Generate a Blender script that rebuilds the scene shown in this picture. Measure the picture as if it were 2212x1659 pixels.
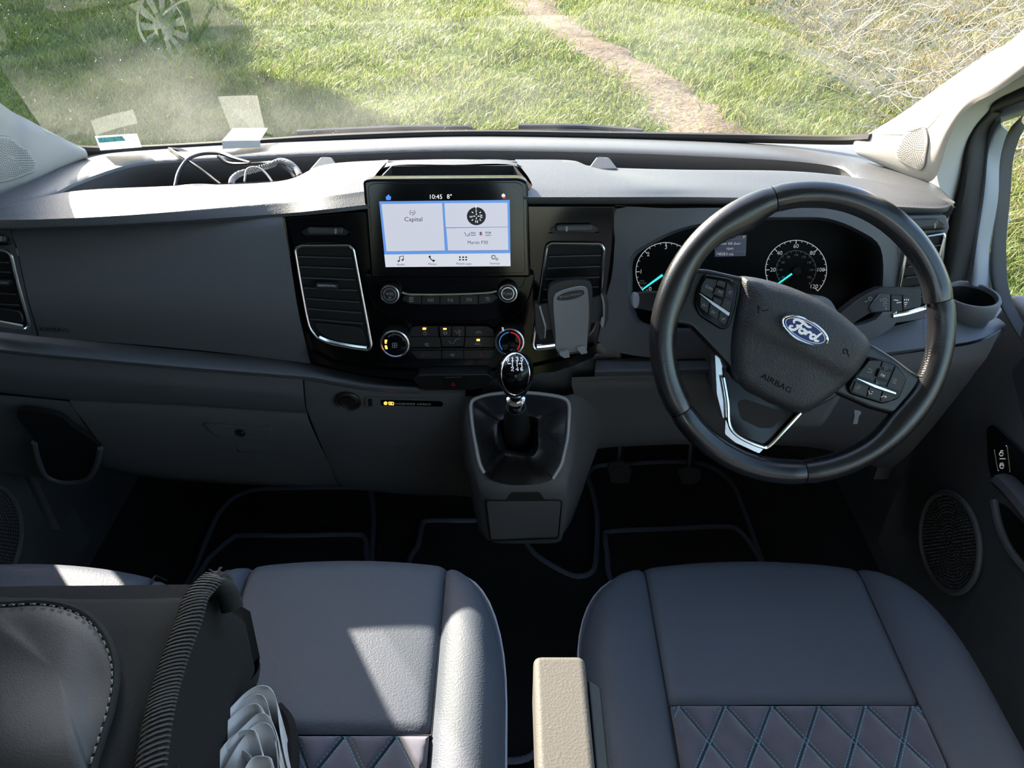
import bpy, bmesh, math, random
import numpy as np
from mathutils import Vector, Matrix
random.seed(7)
rng = np.random.default_rng(7)
for o in list(bpy.data.objects):
    bpy.data.objects.remove(o)
SC = bpy.context.scene
COL = SC.collection

# ------------------------------------------------------------------ camera
CAMZ, PITCH, F = 1.30, math.radians(36.0), 1728.0
cd = bpy.data.cameras.new('camera')
cd.sensor_width = 36.0
cd.lens = F / 2212 * 36.0
cd.clip_start = 0.02
cd.clip_end = 300
cam = bpy.data.objects.new('camera', cd)
cam.location = (0, 0, CAMZ)
cam.rotation_euler = (math.pi / 2 - PITCH, 0, 0)
COL.objects.link(cam)
SC.camera = cam

# ------------------------------------------------------------------ world, sun, exposure
SUN_AZ, SUN_EL = math.radians(43.0), math.radians(27.3)      # azimuth: to the left of straight ahead (+Y)
SUN_DIR = Vector((-math.sin(SUN_AZ) * math.cos(SUN_EL), math.cos(SUN_AZ) * math.cos(SUN_EL), math.sin(SUN_EL)))
w = bpy.data.worlds.new('sky')
SC.world = w
w.use_nodes = True
nt = w.node_tree
sky = nt.nodes.new('ShaderNodeTexSky')
sky.sky_type = 'NISHITA'
sky.sun_disc = False
sky.sun_elevation = SUN_EL
sky.sun_rotation = -SUN_AZ
sky.air_density = 1.0
sky.dust_density = 1.5
bg = nt.nodes['Background']
bg.inputs['Strength'].default_value = 0.30
nt.links.new(sky.outputs[0], bg.inputs[0])
sl = bpy.data.lights.new('sun', 'SUN')
sl.energy = 11.0
sl.angle = math.radians(0.55)
sl.color = (1.0, 0.88, 0.74)
sun = bpy.data.objects.new('sun', sl)
sun.rotation_euler = (-SUN_DIR).to_track_quat('-Z', 'Y').to_euler()
sun.location = SUN_DIR * 20
COL.objects.link(sun)
SC.view_settings.view_transform = 'Standard'
SC.view_settings.look = 'None'
SC.view_settings.exposure = 1.5
SC.view_settings.gamma = 1.0
SC.view_settings.use_curve_mapping = False
try:
    SC.cycles.max_bounces = 4
    SC.cycles.diffuse_bounces = 2
    SC.cycles.glossy_bounces = 2
    SC.cycles.transparent_max_bounces = 10
    SC.cycles.use_adaptive_sampling = True
    SC.cycles.adaptive_threshold = 0.06
    SC.cycles.adaptive_min_samples = 16
    SC.cycles.sample_clamp_indirect = 6.0
    SC.cycles.caustics_reflective = False
    SC.cycles.caustics_refractive = False
except Exception:
    pass

# ------------------------------------------------------------------ measuring helpers: photo pixel -> point on a real surface
_c, _s = math.cos(PITCH), math.sin(PITCH)
CO = Vector((0, 0, CAMZ))
def ray(u, v):
    b = (829.5 - v) / F
    return Vector(((u - 1106) / F, _c + b * _s, -_s + b * _c))
def pY(u, v, Y):
    d = ray(u, v); return CO + d * (Y / d.y)
def pZ(u, v, Z):
    d = ray(u, v); return CO + d * ((Z - CAMZ) / d.z)
def pX(u, v, X):
    d = ray(u, v); return CO + d * (X / d.x)
class Plane:
    def __init__(s, o, ey, ex=(1, 0, 0)):
        s.o = Vector(o); s.ex = Vector(ex).normalized()
        s.ey = Vector(ey); s.ey = (s.ey - s.ex * s.ey.dot(s.ex)).normalized()
        s.n = s.ex.cross(s.ey)
    def p(s, u, v, h=0.0):
        d = ray(u, v); o = s.o + s.n * h
        return CO + d * ((o - CO).dot(s.n) / d.dot(s.n))
    def q(s, u, v, h=0.0):
        r = s.p(u, v, h) - s.o; return r.dot(s.ex), r.dot(s.ey)
    def w(s, a, b, h=0.0):
        return s.o + s.ex * a + s.ey * b + s.n * h
    def m(s, u, v):
        return (s.p(u + 1, v) - s.p(u, v)).length
def plane2(u, v0, Y0, v1, Y1):
    A, B = pY(u, v0, Y0), pY(u, v1, Y1)
    return Plane(A, A - B)

# ------------------------------------------------------------------ materials
def lin(c):
    return tuple((x / 255 / 12.92 if x / 255 <= .04045 else ((x / 255 + .055) / 1.055) ** 2.4) for x in c)
MATS = {}
def mat(name, col, rough=.5, metal=0., bump=None, spec=.5, coat=0., emit=0., var=None, sheen=0., voro=False, ecol=None):
    m = bpy.data.materials.new(name); m.use_nodes = True
    nt = m.node_tree; b = nt.nodes['Principled BSDF']
    col = tuple(col)
    b.inputs['Base Color'].default_value = (*col, 1)
    b.inputs['Roughness'].default_value = rough
    b.inputs['Metallic'].default_value = metal
    b.inputs['Specular IOR Level'].default_value = spec
    b.inputs['Coat Weight'].default_value = coat
    b.inputs['Coat Roughness'].default_value = .04
    if sheen:
        b.inputs['Sheen Weight'].default_value = sheen
    if emit:
        b.inputs['Emission Color'].default_value = (*(ecol or col), 1)
        b.inputs['Emission Strength'].default_value = emit
    tc = nt.nodes.new('ShaderNodeTexCoord')
    if bump:
        sc_, st = bump
        if voro:
            t = nt.nodes.new('ShaderNodeTexVoronoi'); t.inputs['Scale'].default_value = sc_
            t.feature = 'SMOOTH_F1'
            out = t.outputs['Distance']
        else:
            t = nt.nodes.new('ShaderNodeTexNoise'); t.inputs['Scale'].default_value = sc_
            t.inputs['Detail'].default_value = 3
            out = t.outputs[0]
        nt.links.new(tc.outputs['Object'], t.inputs['Vector'])
        bp = nt.nodes.new('ShaderNodeBump'); bp.inputs['Strength'].default_value = st
        bp.inputs['Distance'].default_value = .001
        nt.links.new(out, bp.inputs['Height']); nt.links.new(bp.outputs[0], b.inputs['Normal'])
    if var:
        vs, amt = var
        n = nt.nodes.new('ShaderNodeTexNoise'); n.inputs['Scale'].default_value = vs; n.inputs['Detail'].default_value = 4
        nt.links.new(tc.outputs['Object'], n.inputs['Vector'])
        r = nt.nodes.new('ShaderNodeMapRange')
        r.inputs['From Min'].default_value = .3; r.inputs['From Max'].default_value = .7
        r.inputs['To Min'].default_value = 1 - amt; r.inputs['To Max'].default_value = 1 + amt
        nt.links.new(n.outputs[0], r.inputs['Value'])
        mx = nt.nodes.new('ShaderNodeVectorMath'); mx.operation = 'SCALE'
        mx.inputs[0].default_value = col
        nt.links.new(r.outputs[0], mx.inputs['Scale']); nt.links.new(mx.outputs[0], b.inputs['Base Color'])
    MATS[name] = m
    return m
M_dash = mat('dash_plastic', (.085, .086, .090), .46, bump=(900, .3), var=(3, .06), voro=True)
M_dash2 = mat('dash_plastic_smooth', (.125, .129, .140), .5, bump=(1400, .15))
M_lower = mat('lower_dash_plastic', (.125, .125, .128), .55, bump=(1100, .25), voro=True)
M_tray = mat('tray_plastic', (.022, .022, .023), .7, bump=(900, .2))
M_gloss = mat('gloss_black', (.003, .003, .0034), .09, spec=.26, bump=(60, .01))
M_black = mat('black_plastic', (.012, .012, .013), .45, bump=(1500, .12))
M_button = mat('button_black', (.010, .010, .011), .42)
M_void = mat('vent_dark', (.0025, .0025, .003), .7)
M_slat = mat('slat_plastic', (.055, .057, .063), .42)
M_traymat = mat('tray_rubber_mat', (.34, .33, .31), .85, bump=(900, .3))
M_chrome = mat('satin_chrome', (.78, .78, .79), .22, 1.0)
M_bright = mat('bright_chrome', (.85, .86, .88), .10, 1.0)
M_white = mat('print_white', (.62, .63, .64), .6, emit=.16)
M_print = mat('print_grey', (.30, .31, .32), .6, emit=.03)
M_dim = mat('print_dim', (.09, .09, .10), .6)
M_orange = mat('lamp_orange', (.9, .30, .04), .5, emit=1.6, ecol=(1., .33, .05))
M_red = mat('print_red', (.35, .01, .02), .5)
M_redarc = mat('arc_red', (.65, .02, .03), .5, emit=.25)
M_bluearc = mat('arc_blue', (.03, .16, .5), .5, emit=.25)
M_pillar = mat('pillar_trim', (.46, .44, .41), .72, bump=(1600, .22))
M_pillar_dk = mat('pillar_hole', (.16, .15, .14), .8)
M_quarter = mat('quarter_trim', (.40, .375, .34), .7, bump=(1500, .15))
M_rubber = mat('seal_rubber', (.022, .021, .019), .75, bump=(300, .2))
M_doorpaint = mat('door_paint', (.17, .185, .205), .4)
M_door = mat('door_plastic', (.16, .16, .164), .55, bump=(1000, .3), voro=True)
M_doorpad = mat('door_pad', (.07, .07, .074), .5, bump=(700, .3))
M_leather = mat('seat_leather', (.068, .080, .101), .55, spec=.25, bump=(560, .30), var=(5, .07), voro=True)
M_leather_side = mat('seat_leather_side', (.066, .078, .099), .57, spec=.25, bump=(560, .30), voro=True)
M_suede = mat('seat_suede', (.070, .072, .100), .9, bump=(1500, .3), var=(30, .16), sheen=.35)
M_groove = mat('seam_dark', (.008, .009, .012), .8)
M_pipe = mat('seat_piping', (.36, .38, .42), .45)
M_stitch = mat('stitch_blue', (.13, .33, .43), .6)
M_arm = mat('armrest_vinyl', (.108, .101, .092), .62, spec=.25, bump=(520, .28), voro=True)
M_rim = mat('wheel_leather', (.013, .013, .015), .27, bump=(900, .13), spec=.8, voro=True)
M_rimtop = mat('wheel_leather_smooth', (.014, .014, .016), .23, bump=(900, .05), spec=.8, voro=True)
M_airbag = mat('airbag_cover', (.030, .031, .034), .48, bump=(760, .6), voro=True)
M_blue = mat('emblem_blue', (.008, .030, .16), .22, coat=.6)
M_gaiter = mat('gaiter_leather', (.014, .014, .015), .42, bump=(500, .3), voro=True)
M_carpet = mat('carpet_black', (.0045, .0046, .005), .95, bump=(700, .6), sheen=.1)
M_bind = mat('mat_binding', (.115, .125, .16), .7, bump=(300, .5))
M_bag = mat('bag_fabric', (.0075, .0077, .0068), .85, bump=(1300, .6), var=(9, .2))
M_bagtab = mat('bag_leatherette', (.022, .0232, .0205), .5, bump=(600, .15), var=(8, .12))
M_bagdark = mat('bag_mesh', (.006, .006, .006), .9, bump=(900, .5))
M_thread = mat('bag_thread', (.20, .21, .19), .7)
M_web = mat('bag_webbing', (.014, .0135, .013), .8, bump=(900, .6))
M_tissue = mat('tissue_paper', (.90, .86, .83), .9, bump=(500, .4))
M_paper = mat('white_paper', (.80, .78, .75), .8)
M_cable = mat('cable_black', (.02, .02, .022), .3)
M_cablegrey = mat('cable_grey', (.30, .30, .31), .4)
M_grey = mat('holder_grey', (.28, .28, .284), .6, bump=(900, .1))
M_lightgrey = mat('holder_foot_grey', (.34, .35, .36), .55)
M_cyan = mat('needle_cyan', (.04, .55, .55), .5, emit=.35, ecol=(.05, .8, .8))
M_pedal = mat('pedal_rubber', (.016, .016, .016), .7)
M_key = mat('key_grey', (.30, .29, .28), .6)
M_roof = mat('roof_lining', (.50, .48, .45), .9, bump=(900, .2))
M_body = mat('van_body', (.35, .36, .37), .5)

# ------------------------------------------------------------------ mesh helpers
def _par(o, parent):
    if parent is not None:
        o.parent = parent
        o.matrix_parent_inverse = parent.matrix_basis.inverted()
def mk(name, verts, faces, m, parent=None, smooth=True, bev=0, seg=2, sub=0, solid=0, ang=35, off=-1.0):
    me = bpy.data.meshes.new(name)
    me.from_pydata([tuple(v) for v in verts], [], [tuple(f) for f in faces])
    bm = bmesh.new(); bm.from_mesh(me)
    bmesh.ops.remove_doubles(bm, verts=bm.verts, dist=1e-6)
    bmesh.ops.recalc_face_normals(bm, faces=bm.faces)
    bm.to_mesh(me); bm.free()
    if smooth:
        me.shade_smooth()
    me.materials.append(m)
    o = bpy.data.objects.new(name, me)
    COL.objects.link(o)
    _par(o, parent)
    if solid:
        md = o.modifiers.new('solid', 'SOLIDIFY'); md.thickness = solid; md.offset = off
    if bev:
        md = o.modifiers.new('bevel', 'BEVEL'); md.width = bev; md.segments = seg
        md.limit_method = 'ANGLE'; md.angle_limit = math.radians(ang); md.harden_normals = True
    elif smooth and not sub:
        me.set_sharp_from_angle(angle=math.radians(40))
    if sub:
        md = o.modifiers.new('sub', 'SUBSURF'); md.levels = sub; md.render_levels = sub
    return o
def tag(o, label=None, cat=None, group=None, kind=None):
    if label: o['label'] = label
    if cat: o['category'] = cat
    if group: o['group'] = group
    if kind: o['kind'] = kind
    return o
def thing(name, label, cat, loc, group=None):
    e = bpy.data.objects.new(name, None)
    e.empty_display_size = .05
    e.location = loc
    COL.objects.link(e)
    return tag(e, label, cat, group)
def rpoly(pts, r, n=4):
    out = []
    k = len(pts)
    for i in range(k):
        p = Vector(pts[i]); a = Vector(pts[i - 1]); b = Vector(pts[(i + 1) % k])
        rr = r[i] if isinstance(r, (list, tuple)) else r
        la, lb = (a - p).length, (b - p).length
        rr = min(rr, la * .48, lb * .48)
        if rr < 1e-9:
            out.append(tuple(p)); continue
        p0 = p + (a - p).normalized() * rr; p1 = p + (b - p).normalized() * rr
        for j in range(n + 1):
            t = j / n
            out.append(tuple(p0 * (1 - t) ** 2 + p * 2 * t * (1 - t) + p1 * t * t))
    return out
def ell(u, v, ru, rv, n=28, rot=0, a0=0, a1=360):
    full = abs(a1 - a0) >= 359.9
    k = n if full else n + 1
    out = []
    c, s = math.cos(math.radians(rot)), math.sin(math.radians(rot))
    for i in range(k):
        a = math.radians(a0 + (a1 - a0) * i / n)
        x, y = ru * math.cos(a), rv * math.sin(a)
        out.append((u + x * c + y * s, v - (-x * s + y * c)))
    return out
def crs(pts, k=6, closed=False):
    P = [Vector(p) for p in pts]
    n = len(P); out = []
    rngi = range(n if closed else n - 1)
    for i in rngi:
        p1, p2 = P[i], P[(i + 1) % n]
        p0 = P[i - 1] if (closed or i > 0) else p1 * 2 - p2
        p3 = P[(i + 2) % n] if (closed or i < n - 2) else p2 * 2 - p1
        for j in range(k):
            t = j / k
            out.append(.5 * ((2 * p1) + (p2 - p0) * t + (2 * p0 - 5 * p1 + 4 * p2 - p3) * t * t + (3 * p1 - p0 - 3 * p2 + p3) * t ** 3))
    if not closed:
        out.append(P[-1])
    return out
def prism(name, front, back, m, parent=None, bev=0, seg=2, smooth=True):
    n = len(front)
    f = [tuple(range(n)), tuple(range(2 * n - 1, n - 1, -1))] + [(i, i + n, (i + 1) % n + n, (i + 1) % n) for i in range(n)]
    return mk(name, list(front) + list(back), f, m, parent, smooth, bev, seg)
def slab(name, PL, poly, h0, h1, m, parent=None, bev=0, seg=2):
    fr = [PL.p(u, v, h1) for u, v in poly]
    bk = [p - PL.n * (h1 - h0) for p in fr]
    return prism(name, fr, bk, m, parent, bev, seg)
def dome(name, PL, poly, h0, h1, rise, m, parent=None, rings=4, inset=.5, sub=0):
    """a slab with a softly raised front: outline rings move inwards while rising"""
    fr = [PL.p(u, v, h1) for u, v in poly]
    c = sum(fr, Vector()) / len(fr)
    n = len(fr); V = [p - PL.n * (h1 - h0) for p in fr]; Fc = []
    V += fr
    for k in range(1, rings + 1):
        t = k / rings
        s = 1 - inset * t ** 1.3
        V += [c + (p - c) * s + PL.n * rise * math.sin(t * math.pi / 2) for p in fr]
    R = rings + 2
    for k in range(R - 1):
        for i in range(n):
            j = (i + 1) % n
            Fc.append((k * n + i, k * n + j, (k + 1) * n + j, (k + 1) * n + i))
    Fc.append(tuple((R - 1) * n + i for i in range(n)))
    return mk(name, V, Fc, m, parent, True, sub=sub)
def loft(name, rows, m, parent=None, k=6, closed=False, solid=0, kr=1, smooth=True, off=-1.0, interp=True):
    """rows of corresponding 3-D control points -> surface; k subdivisions along, kr across"""
    R = [crs(r, k, closed) for r in rows] if interp else [[Vector(p) for p in r] for r in rows]
    if kr > 1:
        cols = [crs([r[i] for r in R], kr) for i in range(len(R[0]))]
        R = [[c[j] for c in cols] for j in range(len(cols[0]))]
    n = len(R[0]); V = [p for r in R for p in r]; Fc = []
    for a in range(len(R) - 1):
        for i in range(n if closed else n - 1):
            j = (i + 1) % n
            Fc.append((a * n + i, a * n + j, (a + 1) * n + j, (a + 1) * n + i))
    return mk(name, V, Fc, m, parent, smooth, solid=solid, off=off)
def tube(name, path, r, m, parent=None, seg=8, closed=False, k=0, prof=None, flat=None):
    P = crs(path, k, closed) if k else [Vector(p) for p in path]
    n = len(P); V = []; Fc = []
    T = []
    for i in range(n):
        a = P[i - 1] if (closed or i > 0) else P[i]
        b = P[(i + 1) % n] if (closed or i < n - 1) else P[i]
        T.append((b - a).normalized())
    up = Vector(flat) if flat is not None else Vector((0, 0, 1))
    if flat is None and abs(T[0].dot(up)) > .9: up = Vector((0, 1, 0))
    nn = (up - T[0] * up.dot(T[0])).normalized()
    for i in range(n):
        if flat is not None:
            nn = (up - T[i] * up.dot(T[i])).normalized()
        else:
            nn = (nn - T[i] * nn.dot(T[i])).normalized()
        bb = T[i].cross(nn)
        rr = r(i / max(1, n - 1)) if callable(r) else r
        for j in range(seg):
            a = 2 * math.pi * j / seg
            ca, sa = math.cos(a), math.sin(a)
            if prof: ca *= prof[0]; sa *= prof[1]
            V.append(P[i] + (nn * ca + bb * sa) * rr)
    L = n if closed else n - 1
    for i in range(L):
        for j in range(seg):
            j2 = (j + 1) % seg; i2 = (i + 1) % n
            Fc.append((i * seg + j, i * seg + j2, i2 * seg + j2, i2 * seg + j))
    if not closed:
        Fc.append(tuple(range(seg))); Fc.append(tuple((n - 1) * seg + j for j in range(seg)))
    return mk(name, V, Fc, m, parent)
def lathe(name, c, ax, prof, m, parent=None, seg=32, ex=None, sx=1.0, cap=True):
    ax = Vector(ax).normalized()
    ex = Vector(ex) if ex is not None else Vector((1, 0, 0))
    ex = (ex - ax * ex.dot(ax)).normalized(); ey = ax.cross(ex)
    V = []; Fc = []
    for r, h in prof:
        for j in range(seg):
            a = 2 * math.pi * j / seg
            V.append(c + ax * h + ex * (r * math.cos(a) * sx) + ey * (r * math.sin(a)))
    for i in range(len(prof) - 1):
        for j in range(seg):
            j2 = (j + 1) % seg
            Fc.append((i * seg + j, i * seg + j2, (i + 1) * seg + j2, (i + 1) * seg + j))
    if cap:
        Fc.append(tuple(range(seg))); Fc.append(tuple((len(prof) - 1) * seg + j for j in range(seg)))
    return mk(name, V, Fc, m, parent)
def ribbon(name, PL, lines, wpx, h, m, parent=None, thick=.0003, closed=False):
    """flat printed strokes lying on a plane: lines are pixel polylines"""
    V = []; Fc = []
    for ln in lines:
        w_ = wpx
        P = [Vector(PL.q(u, v, h)) for u, v in ln]
        n = len(P)
        if n < 2: continue
        hw = PL.m(*ln[0]) * w_ / 2
        base = len(V)
        for i in range(n):
            a = P[max(0, i - 1)]; b = P[min(n - 1, i + 1)]
            t = (b - a)
            if t.length < 1e-9: t = Vector((1, 0))
            t.normalize(); nn = Vector((-t.y, t.x)) * hw
            e = t * hw * .6 if i in (0, n - 1) else Vector((0, 0))
            if i == 0: e = -e
            for q_ in (P[i] + nn + e, P[i] - nn + e):
                V.append(PL.w(q_.x, q_.y, h)); V.append(PL.w(q_.x, q_.y, h + thick))
        for i in range(n - 1):
            b0 = base + 4 * i
            Fc += [(b0 + 1, b0 + 3, b0 + 7, b0 + 5), (b0, b0 + 1, b0 + 5, b0 + 4), (b0 + 2, b0 + 3, b0 + 7, b0 + 6)]
    return mk(name, V, Fc, m, parent, smooth=False)
def text(name, s, PL, u, v, hpx, h, m, parent=None, rot=0., ext=.0002, squash=1.0, spacing=1.0, ax='CENTER'):
    """letters whose capitals are about hpx pixels tall, centred on the pixel"""
    cu = bpy.data.curves.new(name, 'FONT')
    cu.body = s; cu.align_x = ax; cu.align_y = 'CENTER'
    cu.size = 1.0; cu.extrude = 0; cu.resolution_u = 3; cu.space_character = spacing
    t = bpy.data.objects.new('tmp', cu); COL.objects.link(t)
    dg = bpy.context.evaluated_depsgraph_get()
    me = bpy.data.meshes.new_from_object(t.evaluated_get(dg))
    bpy.data.objects.remove(t); bpy.data.curves.remove(cu)
    size = (PL.p(u, v - hpx / 2, h) - PL.p(u, v + hpx / 2, h)).length / .70
    c = PL.p(u, v, h + ext)
    r = math.radians(rot)
    ex = PL.ex * math.cos(r) + PL.ey * math.sin(r); ey = -PL.ex * math.sin(r) + PL.ey * math.cos(r)
    for vt in me.vertices:
        x, y, _ = vt.co
        vt.co = c + ex * (x * size * squash) + ey * (y * size)
    me.materials.clear(); me.materials.append(m); me.name = name
    o = bpy.data.objects.new(name, me); COL.objects.link(o); _par(o, parent)
    return o
def box(name, c, sx, sy, sz, m, parent=None, bev=0, seg=2):
    x, y, z = c
    V = [(x + a * sx / 2, y + b * sy / 2, z + d * sz / 2) for d in (-1, 1) for a, b in ((-1, -1), (1, -1), (1, 1), (-1, 1))]
    return mk(name, V, [(3, 2, 1, 0), (4, 5, 6, 7), (0, 1, 5, 4), (1, 2, 6, 5), (2, 3, 7, 6), (3, 0, 4, 7)], m, parent, True, bev, seg)
from mathutils.bvhtree import BVHTree
def conform(o, target, off):
    """lay thin print onto the curved face it belongs to"""
    bv = BVHTree.FromObject(target, bpy.context.evaluated_depsgraph_get())
    for vt in o.data.vertices:
        d = (vt.co - CO).normalized()
        loc, nr, i, dist = bv.ray_cast(CO, d)
        if loc is None: continue
        if nr.dot(d) > 0: nr = -nr
        vt.co = loc + nr * off
    return o
YR = lambda pts: [pY(*p) for p in pts]
def zr(pts, z): return [pZ(u, v, z) for u, v in pts]
def yr(pts, y): return [pY(u, v, y) for u, v in pts]
def lerp2(a, b, t): return (a[0] + (b[0] - a[0]) * t, a[1] + (b[1] - a[1]) * t)

FP = plane2(1106, 470, 1.015, 800, .965)      # centre fascia face
DP = Plane(pY(965, 490, .985), (0, math.sin(math.radians(14)), math.cos(math.radians(14))))    # display
WT = math.radians(26)
WP = Plane(pY(1735, 717, .838), (0, math.sin(WT), math.cos(WT)))    # steering wheel
CP = Plane(pY(1640, 590, 1.06), (0, math.sin(math.radians(18)), math.cos(math.radians(18))))   # dials
GP = plane2(1113, 850, .955, 1045, .865)       # gaiter
LP = plane2(1113, 1060, .862, 1170, .882)      # drawer
KP = plane2(800, 830, .958, 1000, .985)        # lower centre panel / glove box
M_spoke = mat('spoke_black', (.006, .006, .007), .3, bump=(700, .1))
M_satin = mat('satin_ring', (.72, .73, .75), .38, .55)
M_dial = mat('dial_black', (.003, .003, .0035), .5, spec=.12)
# ================================================================== the setting
def glassmat(name, tint, dirt=0.0, refl=1.0):
    m = bpy.data.materials.new(name); m.use_nodes = True
    nt = m.node_tree; nt.nodes.clear()
    out = nt.nodes.new('ShaderNodeOutputMaterial')
    tr = nt.nodes.new('ShaderNodeBsdfTransparent'); tr.inputs[0].default_value = (*tint, 1)
    gl = nt.nodes.new('ShaderNodeBsdfGlossy'); gl.inputs['Roughness'].default_value = 0.0
    gl.inputs[0].default_value = (1, 1, 1, 1)
    ge = nt.nodes.new('ShaderNodeNewGeometry')
    dt = nt.nodes.new('ShaderNodeVectorMath'); dt.operation = 'DOT_PRODUCT'
    nt.links.new(ge.outputs['Incoming'], dt.inputs[0]); nt.links.new(ge.outputs['Normal'], dt.inputs[1])
    ab_ = nt.nodes.new('ShaderNodeMath'); ab_.operation = 'ABSOLUTE'; nt.links.new(dt.outputs['Value'], ab_.inputs[0])
    om = nt.nodes.new('ShaderNodeMath'); om.operation = 'SUBTRACT'; om.inputs[0].default_value = 1; nt.links.new(ab_.outputs[0], om.inputs[1])
    pw_ = nt.nodes.new('ShaderNodeMath'); pw_.operation = 'POWER'; pw_.inputs[1].default_value = 5; nt.links.new(om.outputs[0], pw_.inputs[0])
    mu = nt.nodes.new('ShaderNodeMath'); mu.operation = 'MULTIPLY_ADD'; mu.use_clamp = True      # Schlick, both faces of the pane
    mu.inputs[1].default_value = 1.3 * refl; mu.inputs[2].default_value = .11 * refl
    nt.links.new(pw_.outputs[0], mu.inputs[0])
    mx = nt.nodes.new('ShaderNodeMixShader')
    nt.links.new(mu.outputs[0], mx.inputs[0]); nt.links.new(tr.outputs[0], mx.inputs[1]); nt.links.new(gl.outputs[0], mx.inputs[2])
    last = mx
    if dirt:
        tc = nt.nodes.new('ShaderNodeTexCoord')
        n1 = nt.nodes.new('ShaderNodeTexNoise'); n1.inputs['Scale'].default_value = 5; n1.inputs['Detail'].default_value = 6
        n2 = nt.nodes.new('ShaderNodeTexNoise'); n2.inputs['Scale'].default_value = 420; n2.inputs['Detail'].default_value = 1
        nt.links.new(tc.outputs['Object'], n1.inputs['Vector']); nt.links.new(tc.outputs['Object'], n2.inputs['Vector'])
        r1 = nt.nodes.new('ShaderNodeMapRange'); r1.inputs['From Min'].default_value = .42; r1.inputs['From Max'].default_value = .8
        r1.inputs['To Max'].default_value = dirt
        r2 = nt.nodes.new('ShaderNodeMapRange'); r2.inputs['From Min'].default_value = .77; r2.inputs['From Max'].default_value = .80
        r2.inputs['To Max'].default_value = .5
        nt.links.new(n1.outputs[0], r1.inputs[0]); nt.links.new(n2.outputs[0], r2.inputs[0])
        ad = nt.nodes.new('ShaderNodeMath'); ad.operation = 'ADD'; ad.use_clamp = True
        nt.links.new(r1.outputs[0], ad.inputs[0]); nt.links.new(r2.outputs[0], ad.inputs[1])
        tl = nt.nodes.new('ShaderNodeBsdfTranslucent'); tl.inputs[0].default_value = (.75, .75, .72, 1)
        m2 = nt.nodes.new('ShaderNodeMixShader')
        nt.links.new(ad.outputs[0], m2.inputs[0]); nt.links.new(mx.outputs[0], m2.inputs[1]); nt.links.new(tl.outputs[0], m2.inputs[2])
        last = m2
    nt.links.new(last.outputs[0], out.inputs[0])
    return m
M_glass = glassmat('windscreen_glass', (.90, .93, .90), dirt=.05)
M_sideglass = glassmat('side_glass', (.80, .83, .80))
def struct(o, label=None): return tag(o, label, kind='structure')

# --- windscreen
gb = YR([(120, 318, 1.20), (190, 326, 1.245), (300, 325, 1.285), (500, 314, 1.335), (720, 300, 1.365), (1000, 291, 1.388), (1300, 294, 1.375), (1600, 299, 1.33), (1800, 303, 1.255), (1880, 300, 1.20)])
gt = []
for p in gb:
    q = (p.x + .06) / .66
    gt.append(Vector((-.06 + q * .60, .84 - .07 * q * q, 1.485)))
gm = [a * .5 + b * .5 + Vector((0, .022, .022)) * (1 - .5 * ((a.x + .06) / .66) ** 2) for a, b in zip(gb, gt)]
struct(loft('window_1', [gb, gm, gt], M_glass, k=5, kr=6), 'wide dusty windscreen above the dashboard')
seal = tube('trim_1', [p + Vector((0, -.004, .002)) for p in gb], .0075, M_rubber, k=5, prof=(1.0, 1.0))
struct(seal, 'black rubber seal along the bottom of the windscreen')

# --- outside ground, path
GZ = -.62
def gh(x, y):
    return .035 * np.sin(x * .9 + 1.3) * np.cos(y * .8) + .02 * np.sin(x * 2.3 + y * 1.7) + .012 * np.sin(x * 5.1 - y * 4.3)
xs = np.linspace(-60, 60, 181); ys = np.linspace(-30, 70, 181)
xs = np.sign(xs) * (np.abs(xs) / 60) ** 1.6 * 60; ys = 6 + np.sign(ys - 6) * (np.abs(ys - 6) / 64) ** 1.5 * 64
gx, gy = np.meshgrid(xs, ys)
gz = GZ + gh(gx, gy)
V = np.stack([gx.ravel(), gy.ravel(), gz.ravel()], 1)
nn = len(xs)
Fc = [(a * nn + i, a * nn + i + 1, (a + 1) * nn + i + 1, (a + 1) * nn + i) for a in range(nn - 1) for i in range(nn - 1)]
def soil(name, stops, scale, bump=.8):
    m = bpy.data.materials.new(name); m.use_nodes = True; nt = m.node_tree; b = nt.nodes['Principled BSDF']
    tc = nt.nodes.new('ShaderNodeTexCoord'); n = nt.nodes.new('ShaderNodeTexNoise')
    n.inputs['Scale'].default_value = scale; n.inputs['Detail'].default_value = 8; n.inputs['Roughness'].default_value = .65
    r = nt.nodes.new('ShaderNodeValToRGB'); e = r.color_ramp.elements
    e[0].position = .32; e[0].color = (*stops[0], 1); e[1].position = .68; e[1].color = (*stops[-1], 1)
    for i, s_ in enumerate(stops[1:-1]):
        k = e.new(.32 + .36 * (i + 1) / (len(stops) - 1)); k.color = (*s_, 1)
    nt.links.new(tc.outputs['Object'], n.inputs['Vector']); nt.links.new(n.outputs[0], r.inputs[0]); nt.links.new(r.outputs[0], b.inputs['Base Color'])
    bp = nt.nodes.new('ShaderNodeBump'); bp.inputs['Strength'].default_value = bump; bp.inputs['Distance'].default_value = .03
    n2 = nt.nodes.new('ShaderNodeTexNoise'); n2.inputs['Scale'].default_value = scale * 6; n2.inputs['Detail'].default_value = 6
    nt.links.new(tc.outputs['Object'], n2.inputs['Vector']); nt.links.new(n2.outputs[0], bp.inputs['Height']); nt.links.new(bp.outputs[0], b.inputs['Normal'])
    b.inputs['Roughness'].default_value = .95; b.inputs['Specular IOR Level'].default_value = .1
    return m
M_ground = soil('meadow_soil', [(.05, .07, .02), (.08, .105, .03), (.12, .12, .045)], 2.2)
M_path = soil('path_soil', [(.10, .073, .053), (.15, .113, .083), (.205, .16, .122)], 3.5)
struct(mk('ground', V, Fc, M_ground), 'grassy meadow ground outside the windscreen')
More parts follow.
